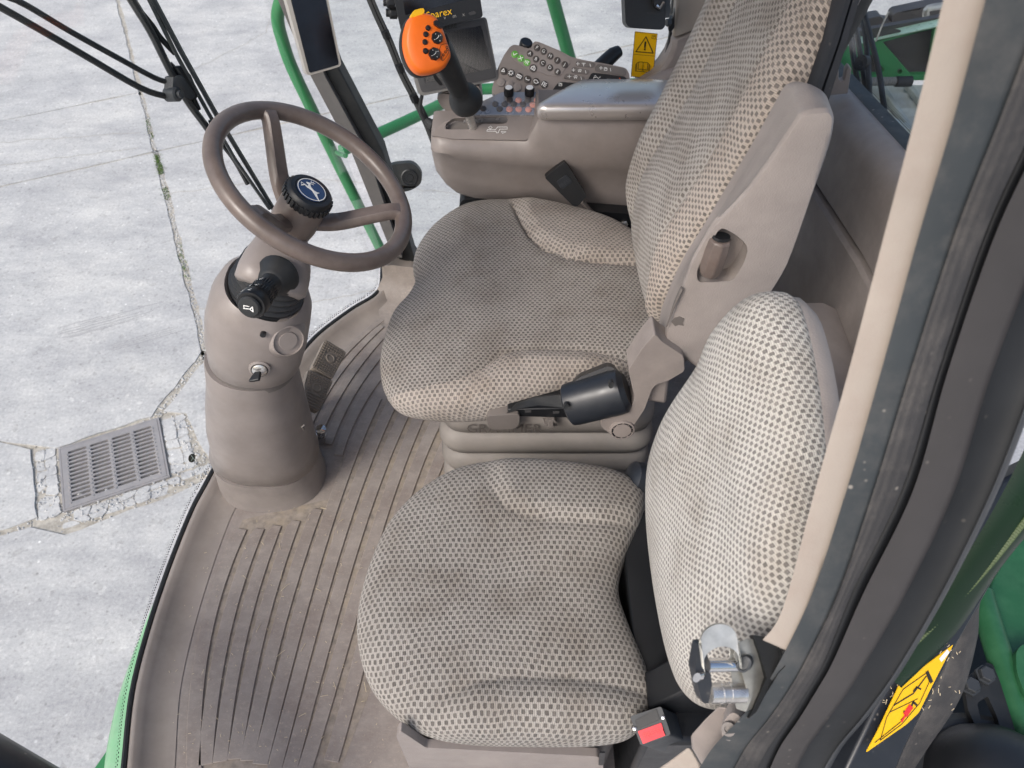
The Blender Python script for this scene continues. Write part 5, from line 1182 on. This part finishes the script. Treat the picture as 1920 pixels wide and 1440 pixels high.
bm = BM(); plate(bm, [at(a, b, y=1.72) for a, b in ((1271, -30), (1269, 0), (1262, 74), (1345, 41), (1440, 0), (1440, -30))], (0, .08, 0)); obj('upper_trim', bm, 'beige', rp, bevel=.006)
bm = BM(); plate(bm, [at(a, b, y=1.724) for a, b in ((1262, 76), (1260, 92), (1252, 113), (1238, 134), (1224, 149), (1206, 160), (1192, 170), (1240, 215), (1340, 215), (1440, 60), (1440, 2), (1345, 43))], (0, .07, 0)); obj('lower_trim', bm, 'taupe', rp, bevel=.008)
bm = BM(); tube(bm, catmull([at(a, b, y=1.715) for a, b in ((1195, 178), (1218, 160), (1245, 147), (1300, 132))], 5), [.006]+[.022]*13+[.02, .02], 12, flat=.8); obj('sill_bulge', bm, 'taupe', rp)
bm = BM(); tube(bm, catmull([at(a, b, y=1.765) for a, b in ((1268, -30), (1266, 0), (1258, 76), (1248, 112), (1234, 134), (1216, 150), (1180, 164), (1120, 172))], 5), .008, 8); obj('window_seal', bm, 'black', rp)
mm = thing('rear_view_mirror', 'black mirror housing on a clamp at the top of the side window', 'mirror', at(1210, 50, y=1.62))
MN2 = V((.1, -.85, .4)).normalized(); P = Plane(at(1210, 20, y=1.62), MN2)
bm = BM(); plate(bm, P.many(rnd([(1168, -70), (1252, -70), (1247, 50), (1241, 56), (1180, 52), (1173, 44)], 10, 4)), MN2*-.03); mh = obj('mirror_housing', bm, 'black', mm, bevel=.005)
bm = BM(); plate(bm, P.many(rnd([(1215, 22), (1236, 24), (1236, 28), (1213, 26)], 2), .001), MN2*-.003); obj('housing_lip', bm, 'black_soft', mh)
bm = BM(); plate(bm, P.many(rnd([(1222, -40), (1243, -40), (1240, 16), (1236, 22), (1222, 12)], 3), .018), MN2*-.014); obj('clamp', bm, 'black', mm, bevel=.003)
bm = BM(); tube(bm, P.many([(1226, 10), (1232, 15), (1239, 4)], .02), .0035, 6); obj('clamp_screw', bm, 'chrome', mm)
bm = BM(); plate(bm, P.many(rnd([(1247, -30), (1262, -30), (1257, 5), (1258, 20), (1255, 33), (1248, 34), (1249, 10)], 3), .0), MN2*-.012); obj('arm', bm, 'slate', mm, bevel=.002)
bm = BM(); plate(bm, [at(a, b, y=1.70) for a, b in ((1266, 18), (1262, 34), (1256, 38), (1253, 58), (1258, 62), (1265, 52))], (0, .02, 0)); obj('arm_base', bm, 'black', mm, bevel=.002)
bm = BM(); c = at(1254, 42, y=1.695); lathe(bm, c, V((-1, -.3, 0)), [(.008, -.004), (.008, .006)], 6); obj('arm_nut', bm, 'slate', mm)

# ================================================================== REAR WALL AND REAR WINDOW
rw = thing('rear_wall', 'brown moulded rear cab wall panel behind the seats', 'wall panel', (.6, 1.0, 0))
def rwl(name, prof, mat, y0=.66, y1=1.72, sag=0, bev=0):
    bm = BM(); rows = []
    for k in range(13):
        f = k/12; y = y0+(y1-y0)*f
        dz = -(.02+.16*(y-1.1)) if y > .98 else 0; rows.append([V((x_, y, z_+dz*min(1, z_/.6))) for x_, z_ in prof])
    loft(bm, rows); return obj(name, bm, mat, rw, angle=40)
rwl('upper_panel', [(.70, .765), (.665, .79), (.64, .792), (.617, .78), (.604, .755), (.60, .70), (.598, .645), (.606, .638), (.625, .636)], 'taupe')
rwl('lower_panel', [(.62, .634), (.596, .633), (.590, .626), (.588, .45), (.588, .02)], 'taupe')
bm = BM(); rows = [[V((x_, y, z_)) for x_, z_ in ((.588, .52), (.56, .535), (.505, .535), (.495, .53), (.49, .51), (.49, .49), (.497, .485), (.497, .478), (.49, .474), (.49, .02))] for y in (.66, .7, .8, .9, 1.0)]
loft(bm, rows); obj('rear_ledge', bm, 'taupe', rw, angle=30)
rg = thing('rear_window', 'rear cab window with black border looking out over the engine deck', 'window', (.68, 1.0, .8))
bm = BM(); plate(bm, [V((.685, .66, .72)), V((.685, 1.75, .66)), V((.685, 1.75, 1.6)), V((.685, .66, 1.6))], (.005, 0, 0)); obj('pane', bm, 'glass', rg)
bm = BM(); rows = [[V((x_, y, z_-(.02+.16*(y-1.1) if y > .98 else 0))) for x_, z_ in ((.682, .765), (.655, .785), (.662, .795), (.684, .797))] for y in (.66, .9, .98, 1.1, 1.2, 1.45, 1.72)]; loft(bm, rows); obj('window_gasket', bm, 'rubber', rg, angle=50)
bm = BM()
for k in range(420):
    y = .75+k*.0021
    for r_ in range(4):
        s = .0008-.00012*r_; c = V((.6838, y+.001*(r_ % 2), .801+.0035*r_-(.02+.16*(y-1.1) if y > .98 else 0))); bm.faces.new([bm.verts.new(c+V((0, a*s, b*s))) for a, b in ((-1, -1), (1, -1), (1, 1), (-1, 1))])
obj('frit_dots', bm, 'print_black', rg, kind='stuff')
hk = thing('coat_hook', 'brown moulded forked hook beside the rear window', 'hook', at(1585, 170, y=1.36))
bm = BM(); plate(bm, [at(a, b, y=1.36) for a, b in ((1550, 180), (1562, 150), (1568, 128), (1573, 130), (1573, 148), (1577, 153), (1583, 150), (1586, 132), (1592, 124), (1597, 130), (1590, 176))], (0, .015, 0)); obj('hook_fork', bm, 'taupe', hk, bevel=.002)

# ================================================================== ENGINE DECK SEEN THROUGH THE REAR WINDOW
DZ = .12
ed = thing('engine_deck', 'grey ribbed steel walkway outside the rear window', 'walkway', at(1670, 230, z=DZ))
for k in range(11):
    ya = 160+k*14.6; yb = ya+14.2
    a, b, c_, d = at(1540, ya, z=DZ), at(1800, ya, z=DZ), at(1830, yb, z=DZ), at(1560, yb, z=DZ)
    bm = BM(); w_ = (a-d)
    loft(bm, [[a+V((0, 0, .0)), b], [a-w_*.1+V((0, 0, .004)), b-w_*.1+V((0, 0, .004))], [a-w_*.80+V((0, 0, -.02)), b-w_*.80+V((0, 0, -.02))], [a-w_*.84+V((0, 0, -.06)), b-w_*.84+V((0, 0, -.06))], [d+V((0, 0, -.06)), c_+V((0, 0, -.06))]]); obj('tread_plank', bm, 'grey_step', ed, angle=40)
for (p0, p1, n) in (((1654, 166), (1712, 252), 22), ((1703, 163), (1745, 215), 14)):
    for k in range(n):
        f = k/n; c = at(p0[0]+(p1[0]-p0[0])*f, p0[1]+(p1[1]-p0[1])*f, z=DZ+.012); bm = BM(); box(bm, c, .018, .014, .022); obj('grip_tooth', bm, 'grey_step', ed, bevel=.003)
bm = BM(); box(bm, at(1687, 243, z=DZ+.02), .07, .04, .03); lathe(bm, at(1680, 232, z=DZ+.05), (0, 0, 1), [(.018, 0), (.018, .01)], 8); obj('deck_clamp', bm, 'grey_step', ed, bevel=.004)
hp = thing('corrugated_hose', 'grey corrugated hose lying along the back of the walkway', 'hose', at(1650, 155, z=.2))
bm = BM(); h0, h1 = at(1560, 154, z=.2), at(1708, 152, z=.2); n = 60; tube(bm, [h0.lerp(h1, k/(n*2)) for k in range(n*2+1)], [.0145 if (k//2) % 2 else .0105 for k in range(n*2+1)], 12); obj('hose_body', bm, 'hose_grey', hp, angle=20)
bm = BM(); lathe(bm, at(1680, 153, z=.2), h1-h0, [(.017, 0), (.017, .05)], 14); obj('hose_clip', bm, 'black_soft', hp)
gb_ = thing('engine_cover', 'green combine body panel with dark opening beyond the rear window', 'body panel', at(1660, 150, y=2.55))
YB = 2.52
bm = BM(); plate(bm, [at(a, b, y=YB) for a, b in ((1480, 100), (1625, 82), (1775, 48), (1775, 150), (1480, 152))], (0, .02, 0), [[at(a, b, y=YB) for a, b in ((1655, 79), (1752, 52), (1742, 140), (1708, 140))], [at(a, b, y=YB) for a, b in rnd([(1615, 108), (1632, 100), (1645, 116), (1659, 130), (1654, 140), (1614, 140)], 5)], [at(a, b, y=YB) for a, b in ell(1687, 134, 5, 5, 12)]]); obj('panel_skin', bm, 'green', gb_)
bm = BM(); plate(bm, [at(a, b, y=YB+.06) for a, b in ((1600, 60), (1775, 30), (1775, 150), (1600, 152))], (0, .02, 0)); obj('dark_cavity', bm, 'monitor_grey', gb_)
bm = BM(); rows = [[at(1470, 106, y=YB-.005), at(1625, 80, y=YB-.005), at(1780, 46, y=YB-.005)], [at(1470, 104, y=YB-.012), at(1625, 78, y=YB-.012), at(1780, 44, y=YB-.012)], [at(1470, 88, y=YB+.1), at(1625, 60, y=YB+.1), at(1780, 24, y=YB+.1)], [at(1470, 84, y=YB+.16), at(1625, 57, y=YB+.16), at(1780, 22, y=YB+.16)]]
loft(bm, rows); obj('top_flange', bm, 'pale_flange', gb_, angle=30)  # bright reflection on the green flange painted as a near-white colour
bm = BM(); plate(bm, [at(a, b, y=YB+.03) for a, b in rnd([(1617, 68), (1672, 55), (1684, 58), (1680, 64), (1617, 76)], 4)], (0, -.02, .012)); obj('flange_slot', bm, 'monitor_grey', gb_)
bb_ = thing('rear_guard', 'dark grey plastic guards standing behind the green engine cover', 'guard', at(1700, 45, y=2.85))
for pts in ([(1560, 60), (1600, 40), (1652, 30), (1658, 40), (1672, 40), (1674, 50), (1560, 80)], [(1672, 52), (1673, 30), (1680, 24), (1775, 4), (1775, 34)]):
    bm = BM(); plate(bm, [at(a, b, y=2.78) for a, b in rnd(pts, 5)], (0, .05, 0)); obj('guard_plate', bm, 'monitor_grey', bb_, bevel=.01)
bm = BM(); tube(bm, catmull([at(a, b, y=2.74) for a, b in ((1736, 30), (1740, 16), (1775, 10))], 4), .012, 8); obj('guard_rail', bm, 'zinc', bb_)
wr = thing('rear_wiper', 'black rear window wiper arms and linkage outside the rear window', 'wiper', at(1640, 200, x=.75))
for pts, r_, m_ in ((((1612, -20), (1616, 22), (1623, 70), (1628, 130), (1631, 195)), .0062, 'slate'), (((1618, 15), (1632, 70), (1647, 130), (1656, 190), (1661, 232)), .0058, 'black_soft'), (((1592, 20), (1596, 90), (1612, 185)), .0045, 'black_soft'), (((1598, 30), (1603, 100), (1616, 190)), .003, 'rubber'), (((1601, 30), (1613, 100), (1622, 160), (1626, 200)), .006, 'black')):
    bm = BM(); tube(bm, catmull([at(a, b, x=.76) for a, b in pts], 4), r_, 8); obj('wiper_rod', bm, m_, wr)
bm = BM(); lathe(bm, at(1617, 118, x=.75), V((-1, -.5, .3)), [(.016, -.008), (.016, .006), (.006, .007), (.006, .010)], 20); obj('wiper_pivot', bm, 'black', wr)
bm = BM(); box(bm, at(1617, 15, x=.75), .02, .018, .03); obj('hose_joint', bm, 'slate', wr, bevel=.003)
rf = thing('rear_washer_tube', 'thin clear antenna wire leaning behind the rear window', 'wire', at(1660, 40, y=2.5))
bm = BM(); tube(bm, [at(1642, 78, y=2.45), at(1653, 50, y=2.45), at(1666, 22, y=2.45)], .0025, 6); obj('wire', bm, 'zinc', rf)

# ================================================================== DOOR JAMB (near, right)
dj = thing('door_jamb', 'beige and black door jamb with rubber seals filling the right edge', 'door frame', at(1460, 1240, t=.72))
def path(rows): return [V((a, b, t)) for a, b, t in rows]
def ribbon(name, L, Rr, mat, parent, bulge=.004, th=.012, M=7, angle=60, ridges=0):
    Lp = catmull([at(a, b, t=t) for a, b, t in L], 8); Rp = catmull([at(a, b, t=t) for a, b, t in Rr], 8)
    rows = []
    for l, r_ in zip(Lp, Rp):
        d = ((l+r_)/2-V((0, 0, CAM_H))).normalized(); ac = (r_-l); n = d
        row = []
        for k in range(M):
            f = k/(M-1); h = bulge*(math.sin(math.pi*f)**.7 if 0 < f < 1 else 0)
            if ridges: h += .0006*math.sin(f*math.pi*2*ridges)
            row.append(l+ac*f-n*h)
        row += [r_+n*th, l+n*th]; rows.append(row)
    bm = BM(); loft(bm, rows, closed=True, cap=True); return obj(name, bm, mat, parent, angle=angle)
def cur(xs, ys, ts, dt=0): return [(x_, y_, t+dt) for x_, y_, t in zip(xs, ys, ts)]
Ys = [-60, 0, 230, 440, 700, 920, 1140, 1222]
Ts = [.42, .43, .475, .52, .575, .62, .675, .70]
ribbon('beige_trim', cur([1786, 1769, 1713, 1658, 1590, 1528, 1468, 1430], [-60, 0, 230, 440, 700, 920, 1140, 1200], Ts, .004), cur([1870, 1850, 1788, 1725, 1653, 1589, 1516, 1480], Ys, Ts), 'beige', dj, .0012, .02)
Y2 = [-60, 0, 230, 440, 700, 920, 1110, 1240, 1300, 1350, 1400, 1450]; T2 = [.42, .43, .475, .52, .575, .62, .668, .71, .735, .76, .79, .82]
xs = [1868, 1848, 1786, 1723, 1651, 1587, 1524, 1462, 1425, 1385, 1338, 1305]
xm = [1985, 1960, 1872, 1790, 1706, 1638, 1572, 1510, 1475, 1440, 1400, 1372]
xt = [2060, 2030, 1940, 1846, 1758, 1690, 1598, 1545, 1510, 1478, 1442, 1416]
xg = [2090, 2060, 1965, 1866, 1776, 1712, 1620, 1562, 1528, 1497, 1463, 1440]
xb = [2200, 2170, 2080, 1965, 1860, 1790, 1700, 1625, 1588, 1552, 1515, 1490]
xn = [2290, 2260, 2170, 2060, 1945, 1858, 1765, 1690, 1650, 1612, 1570, 1540]
xe = [2312, 2282, 2190, 2078, 1960, 1872, 1777, 1702, 1661, 1622, 1580, 1552]
ribbon('flat_seal', cur(xs, Y2, T2, -.006), cur(xm, Y2, T2, -.008), 'rubber', dj, .0012, .02)
ribbon('ribbed_seal', cur(xm, Y2, T2, -.009), cur(xt, Y2, T2, -.006), 'rubber_dusty', dj, .0030, .02, 13, 60, 3)
ribbon('seal_groove', cur(xt, Y2, T2, .006), cur(xg, Y2, T2, .006), 'black', dj, .002, .02)
ribbon('inner_frame', cur(xg, Y2, T2, -.002), cur(xb, Y2, T2, .004), 'frame_brown', dj, .0015, .02)
ribbon('frame_channel', cur(xb, Y2, T2, .008), cur(xn, Y2, T2, .004), 'frame_dark', dj, -.006, .03, 9)
ribbon('frame_edge', cur(xn, Y2, T2, -.002), cur(xe, Y2, T2, .002), 'silver_plastic' if False else 'slate', dj, .004, .02)
# sill trims at the foot of the jamb
bm = BM(); plate(bm, [at(a, b, t=t) for a, b, t in ((1345, 1324, .80), (1318, 1350, .82), (1291, 1380, .84), (1293, 1400, .845), (1312, 1432, .855), (1330, 1475, .865), (1420, 1475, .83), (1420, 1330, .79))], V((.02, .0, -.03))); obj('sill_trim', bm, 'taupe', dj, bevel=.004)
bm = BM(); plate(bm, [at(a, b, t=t) for a, b, t in ((1215, 1452, .91), (1258, 1422, .89), (1292, 1396, .862), (1312, 1432, .868), (1322, 1480, .875), (1215, 1490, .93))], V((.01, .0, -.03))); obj('sill_cap', bm, 'beige', dj, bevel=.004)
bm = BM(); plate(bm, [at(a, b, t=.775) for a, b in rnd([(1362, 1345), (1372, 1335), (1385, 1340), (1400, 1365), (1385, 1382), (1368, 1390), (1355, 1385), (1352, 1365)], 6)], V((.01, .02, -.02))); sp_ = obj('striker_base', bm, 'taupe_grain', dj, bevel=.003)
bm = BM(); c = at(1366, 1366, t=.772); lathe(bm, c, V((-.3, -.5, .8)), [(.007, 0), (.007, .003), (.004, .003), (.0035, .001), (.001, .001)], 16); obj('base_bolt', bm, 'taupe_dark', sp_)
# door striker (latch pin)
sk = thing('door_striker', 'zinc plated door latch striker with two steel pins on the jamb', 'latch', at(1370, 1280, t=.74))
SD = V((.05, .9, .42)).normalized()
bm = BM(); rows = []
arc = [(1317, 1222), (1313, 1200), (1320, 1183), (1338, 1171), (1358, 1170), (1374, 1179), (1382, 1196), (1384, 1212)]
ap_ = catmull([at(a, b, t=.708) for a, b in arc], 4)
lp = [p for p in ap_]; rows = []
vdir = V((.12, -.70, -.62)).normalized()
for p in ap_:
    i = ap_.index(p); tn = (ap_[min(i+1, len(ap_)-1)]-ap_[max(0, i-1)]).normalized(); n = tn.cross(vdir).normalized()
    rows.append([p-n*.0016, p+n*.0016, p+n*.0016+vdir*.021, p-n*.0016+vdir*.021])
loft(bm, rows, closed=True, cap=True); obj('strap_loop', bm, 'zinc', sk, angle=40)
bm = BM(); ptsP = [at(a, b, t=t) for a, b, t in ((1380, 1206, .708), (1402, 1208, .715), (1414, 1248, .722), (1413, 1300, .728), (1398, 1336, .735), (1380, 1330, .735), (1376, 1318, .732), (1400, 1300, .728), (1388, 1255, .718), (1374, 1230, .712))]
plate(bm, ptsP, V((.012, .006, -.003))); obj('back_plate', bm, 'zinc', sk, bevel=.001)
bm = BM(); plate(bm, [at(a, b, t=t) for a, b, t in ((1366, 1215, .716), (1400, 1215, .722), (1408, 1255, .728), (1404, 1312, .735), (1384, 1322, .738), (1370, 1270, .728))], V((.008, .004, -.004))); obj('side_plate', bm, 'zinc', sk, bevel=.001)
pa, pb_ = at(1326, 1247, t=.714), at(1380, 1246, t=.722)
bm = BM(); lathe(bm, pa, pb_-pa, [(.0064, 0), (.0064, (pb_-pa).length)], 20); obj('upper_pin', bm, 'chrome', sk)
pa, pb_ = at(1330, 1300, t=.725), at(1394, 1298, t=.733); Lp_ = (pb_-pa).length
bm = BM(); lathe(bm, pa, pb_-pa, [(.0092, 0), (.0092, Lp_*.3), (.0098, Lp_*.31), (.0098, Lp_*.36), (.0092, Lp_*.37), (.0092, Lp_*.55), (.0097, Lp_*.56), (.0097, Lp_)], 22); obj('lower_pin', bm, 'steel', sk)
bm = BM(); plate(bm, [at(a, b, t=t) for a, b, t in [(x_, y_, .712+(y_-1210)*.00012) for x_, y_ in rnd([(1311, 1210), (1324, 1209), (1332, 1260), (1339, 1310), (1334, 1319), (1318, 1319), (1312, 1300), (1303, 1255)], 5)]], V((-.004, .008, -.006))); ej = obj('plastic_wedge', bm, 'navy_black', sk, bevel=.0015)
bm = BM(); lathe(bm, at(1308, 1270, t=.717), V((-.8, -.4, .4)), [(.004, -.003), (.0035, .0012), (.0005, .0015)], 14, sy=1.8); obj('wedge_rivet', bm, 'chrome', ej)
bm = BM(); lathe(bm, at(1396, 1245, t=.713), V((-.5, -.5, .6)), [(.009, -.004), (.0085, .002), (.006, .003), (.0055, .0015), (.001, .0015)], 18, sx=.7); obj('plate_bolt', bm, 'slate', sk)
bm = BM(); rows = [[at(a, b, t=t) for a, b, t in r_] for r_ in (((1405, 1192, .725), (1412, 1190, .71), (1452, 1197, .71), (1470, 1232, .705)), ((1418, 1225, .728), (1424, 1224, .712), (1462, 1228, .712), (1472, 1250, .705)), ((1432, 1270, .732), (1438, 1270, .716), (1452, 1268, .716), (1460, 1262, .71)), ((1415, 1310, .74), (1420, 1312, .725), (1436, 1300, .722), (1448, 1282, .715)), ((1400, 1345, .75), (1404, 1347, .738), (1418, 1335, .735), (1430, 1310, .725)))]
loft(bm, rows); bmesh.ops.solidify(bm, geom=bm.faces[:], thickness=.004); obj('rubber_guard', bm, 'black_soft', sk, angle=30)

# ================================================================== OUTSIDE THE DOOR, LOWER RIGHT
dg = thing('door_glass_edge', 'dark green tinted door glass edge with serrated seal at far right', 'door glass', at(1800, 1050, t=.85))
ribbon('glass_edge', [(1985, 700, .72), (1890, 905, .76), (1800, 1060, .8), (1720, 1180, .84), (1660, 1262, .88)], [(2100, 760, .72), (1990, 925, .76), (1880, 1060, .8), (1790, 1190, .84), (1690, 1290, .88)], 'tinted_glass', dg, .006, .012)
bm = BM()
for k in range(60):
    f = k/60; a, b, t = 1935-245*f+12*math.sin(f*3.1), 960+270*f, .765+.09*f
    c = at(a, b, t=t); d = ray(a, b).normalized(); box(bm, c, .006, .004, .006, frame(d))
obj('seal_teeth', bm, 'seal_olive', dg, bevel=.001)
pn = thing('lower_door_panel', 'black dusty lower cab panel carrying a yellow sticker', 'panel', at(1720, 1200, t=.95))
Pp = Plane(at(1720, 1200, t=.95), V((.28, -.62, .72)))
bm = BM(); plate(bm, Pp.many([(1560, 1500), (1640, 1330), (1760, 1120), (1880, 900), (1960, 860), (1880, 1060), (1800, 1200), (1700, 1400), (1650, 1520)]), Pp.N*-.03); obj('panel_skin', bm, 'navy_black', pn, bevel=.004)
bm = BM()
for k in range(160):
    a, b = random.uniform(1650, 1800), random.uniform(1080, 1330); p = Pp.p(a, b, .001); th = random.uniform(0, 6.28); x, y, z = frame(Pp.N)
    dd = (x*math.cos(th)+y*math.sin(th))*random.uniform(.0008, .003); tube(bm, [p-dd, p+dd], .0004, 4)
obj('panel_chaff', bm, 'straw', pn, kind='stuff')
ys = thing('caution_sticker', 'yellow pinch hazard sticker seen edge-on at lower right', 'sticker', at(1700, 1310, t=.94))
sp2 = Plane(Pp.p(1700, 1310, .004), V((.32, -.6, .72)))
bm = BM(); plate(bm, sp2.many(rnd([(1788, 1208), (1760, 1262), (1723, 1336), (1700, 1358), (1624, 1411), (1645, 1372), (1686, 1285)], 3, 2)), sp2.N*-.001); sy = obj('sticker_sheet', bm, 'sticker_yellow', ys)
bm = BM()
for pts, wd in (([(1693, 1292), (1736, 1262), (1742, 1278), (1724, 1318), (1690, 1358), (1650, 1388), (1662, 1345), (1693, 1292)], .0012), ([(1676, 1322), (1712, 1300), (1736, 1268)], .0018), ([(1738, 1260), (1746, 1278)], .005), ([(1712, 1296), (1718, 1288), (1726, 1292)], .0022), ([(1718, 1322), (1712, 1316), (1704, 1334), (1690, 1350)], .003), ([(1704, 1334), (1694, 1334)], .0025), ([(1640, 1392), (1690, 1352)], .0012), ([(1668, 1335), (1720, 1310)], .0010)): stroke(bm, sp2.many(pts), wd, sp2.N, .0005)
obj('pictograms', bm, 'print_black', sy)
bm = BM(); stroke(bm, sp2.many([(1706, 1326), (1698, 1338)]), .008, sp2.N, .0008); stroke(bm, sp2.many([(1696, 1342), (1690, 1352)]), .003, sp2.N, .0008); obj('red_mark', bm, 'print_red', sy)
bm = BM(); stroke(bm, sp2.many([(1764, 1236), (1776, 1222)]), .006, sp2.N, .0006); obj('white_mark', bm, 'print_white', sy)
fd = thing('fender_trim', 'dusty grey-purple rubber fender lip curving down at lower right', 'fender trim', at(1760, 1300, t=1.05))
ribbon('lip', [(1852, 1050, .96), (1812, 1130, .98), (1790, 1200, 1.0), (1740, 1310, 1.02), (1680, 1400, 1.04), (1630, 1470, 1.06)], [(1862, 1060, .97), (1838, 1130, 1.0), (1832, 1200, 1.02), (1800, 1310, 1.04), (1735, 1410, 1.06), (1690, 1480, 1.08)], 'rubber_dusty', fd, .014, .03, 11)
gf = thing('green_fender', 'bright green steel fender panel with tube edge at the far right', 'fender', at(1900, 1180, z=.1))
bm = BM(); plate(bm, [at(a, b, z=.18) for a, b in ((1850, 1110), (1905, 1000), (2040, 860), (2200, 1150), (2010, 1500), (1940, 1390), (1880, 1250))], (0, 0, -.02)); obj('fender_skin', bm, 'green_dark', gf, bevel=.004)
bm = BM(); tube(bm, catmull([at(a, b, z=.21) for a, b in ((1838, 1110), (1852, 1160), (1880, 1250), (1912, 1350), (1945, 1460))], 4), .021, 14); obj('edge_tube', bm, 'green_dark', gf)
bm = BM(); plate(bm, [at(a, b, z=.24) for a, b in rnd([(1905, 1220), (1920, 1205), (1990, 1230), (1990, 1320), (1925, 1310), (1906, 1260)], 14)], (0, 0, -.015)); obj('fender_pad', bm, 'green_dark', gf, bevel=.004)
bk2 = thing('hinge_bracket', 'black steel bracket with hex bolts beside the green fender', 'bracket', at(1850, 1330, z=.2))
bm = BM(); plate(bm, [at(a, b, z=.22) for a, b in rnd([(1808, 1285), (1822, 1262), (1850, 1242), (1862, 1246), (1880, 1290), (1905, 1375), (1912, 1420), (1890, 1425), (1870, 1345), (1852, 1305), (1832, 1318), (1846, 1380), (1840, 1385), (1815, 1330)], 5)], (0, 0, -.012)); obj('bracket_plate', bm, 'black_soft', bk2, bevel=.003)
for a, b in ((1846, 1266), (1818, 1287)):
    bm = BM(); c = at(a, b, z=.222); lathe(bm, c, V((0, -.1, 1)), [(.016, 0), (.016, .003), (.0125, .0032), (.0125, .012), (.011, .0135)], 6); obj('hex_bolt', bm, 'slate', bk2)
sd2 = thing('dusty_bellow', 'black rounded rubber bellow covered in chaff in the bottom right corner', 'bellow', at(1870, 1430, z=.3))
bm = BM(); c = at(1880, 1500, z=.22); lathe(bm, c, V((.1, -.3, 1)), [(.105, -.05), (.105, 0), (.095, .03), (.07, .05), (.04, .06), (.001, .064)], 36, cap=True); obj('dome', bm, 'black', sd2, angle=50)
bm = BM(); tube(bm, [c+V((math.cos(k*.2094)*.115, math.sin(k*.2094)*.115, -.03)) for k in range(30)], .02, 10, closed=True); obj('collar', bm, 'black_soft', sd2)
bm = BM()
for k in range(200):
    th, r_ = random.uniform(0, 6.28), random.uniform(.01, .09); p = c+V((math.cos(th)*r_, math.sin(th)*r_, .068-r_*r_*5.2)); a2 = random.uniform(0, 6.28); dd = V((math.cos(a2), math.sin(a2), 0))*random.uniform(.002, .006)
    tube(bm, [p-dd, p+dd], .0006, 4)
obj('chaff_dust', bm, 'straw', sd2, kind='stuff')
bd = thing('chassis_floor', 'black chassis well below the fender at lower right', 'chassis', at(1820, 1400, z=-.2))
bm = BM(); plate(bm, [V((.42, -.3, -.12)), V((1.3, -.3, -.12)), V((1.3, .8, -.12)), V((.42, .8, -.12))], (0, 0, -.03)); obj('well_plate', bm, 'black', bd)

# ================================================================== CAB ROOF (shades the seats)
cr = thing('cab_roof', 'cab roof panel over the seats', 'roof', (-.1, 1.0, 1.75))
bm = BM(); plate(bm, [V((a, b, 1.72)) for a, b in ((-.75, .3), (.58, .3), (.58, 1.8), (-.5, 1.8), (-.75, 1.3))], (0, 0, .12)); obj('roof_panel', bm, 'beige', cr, bevel=.03)
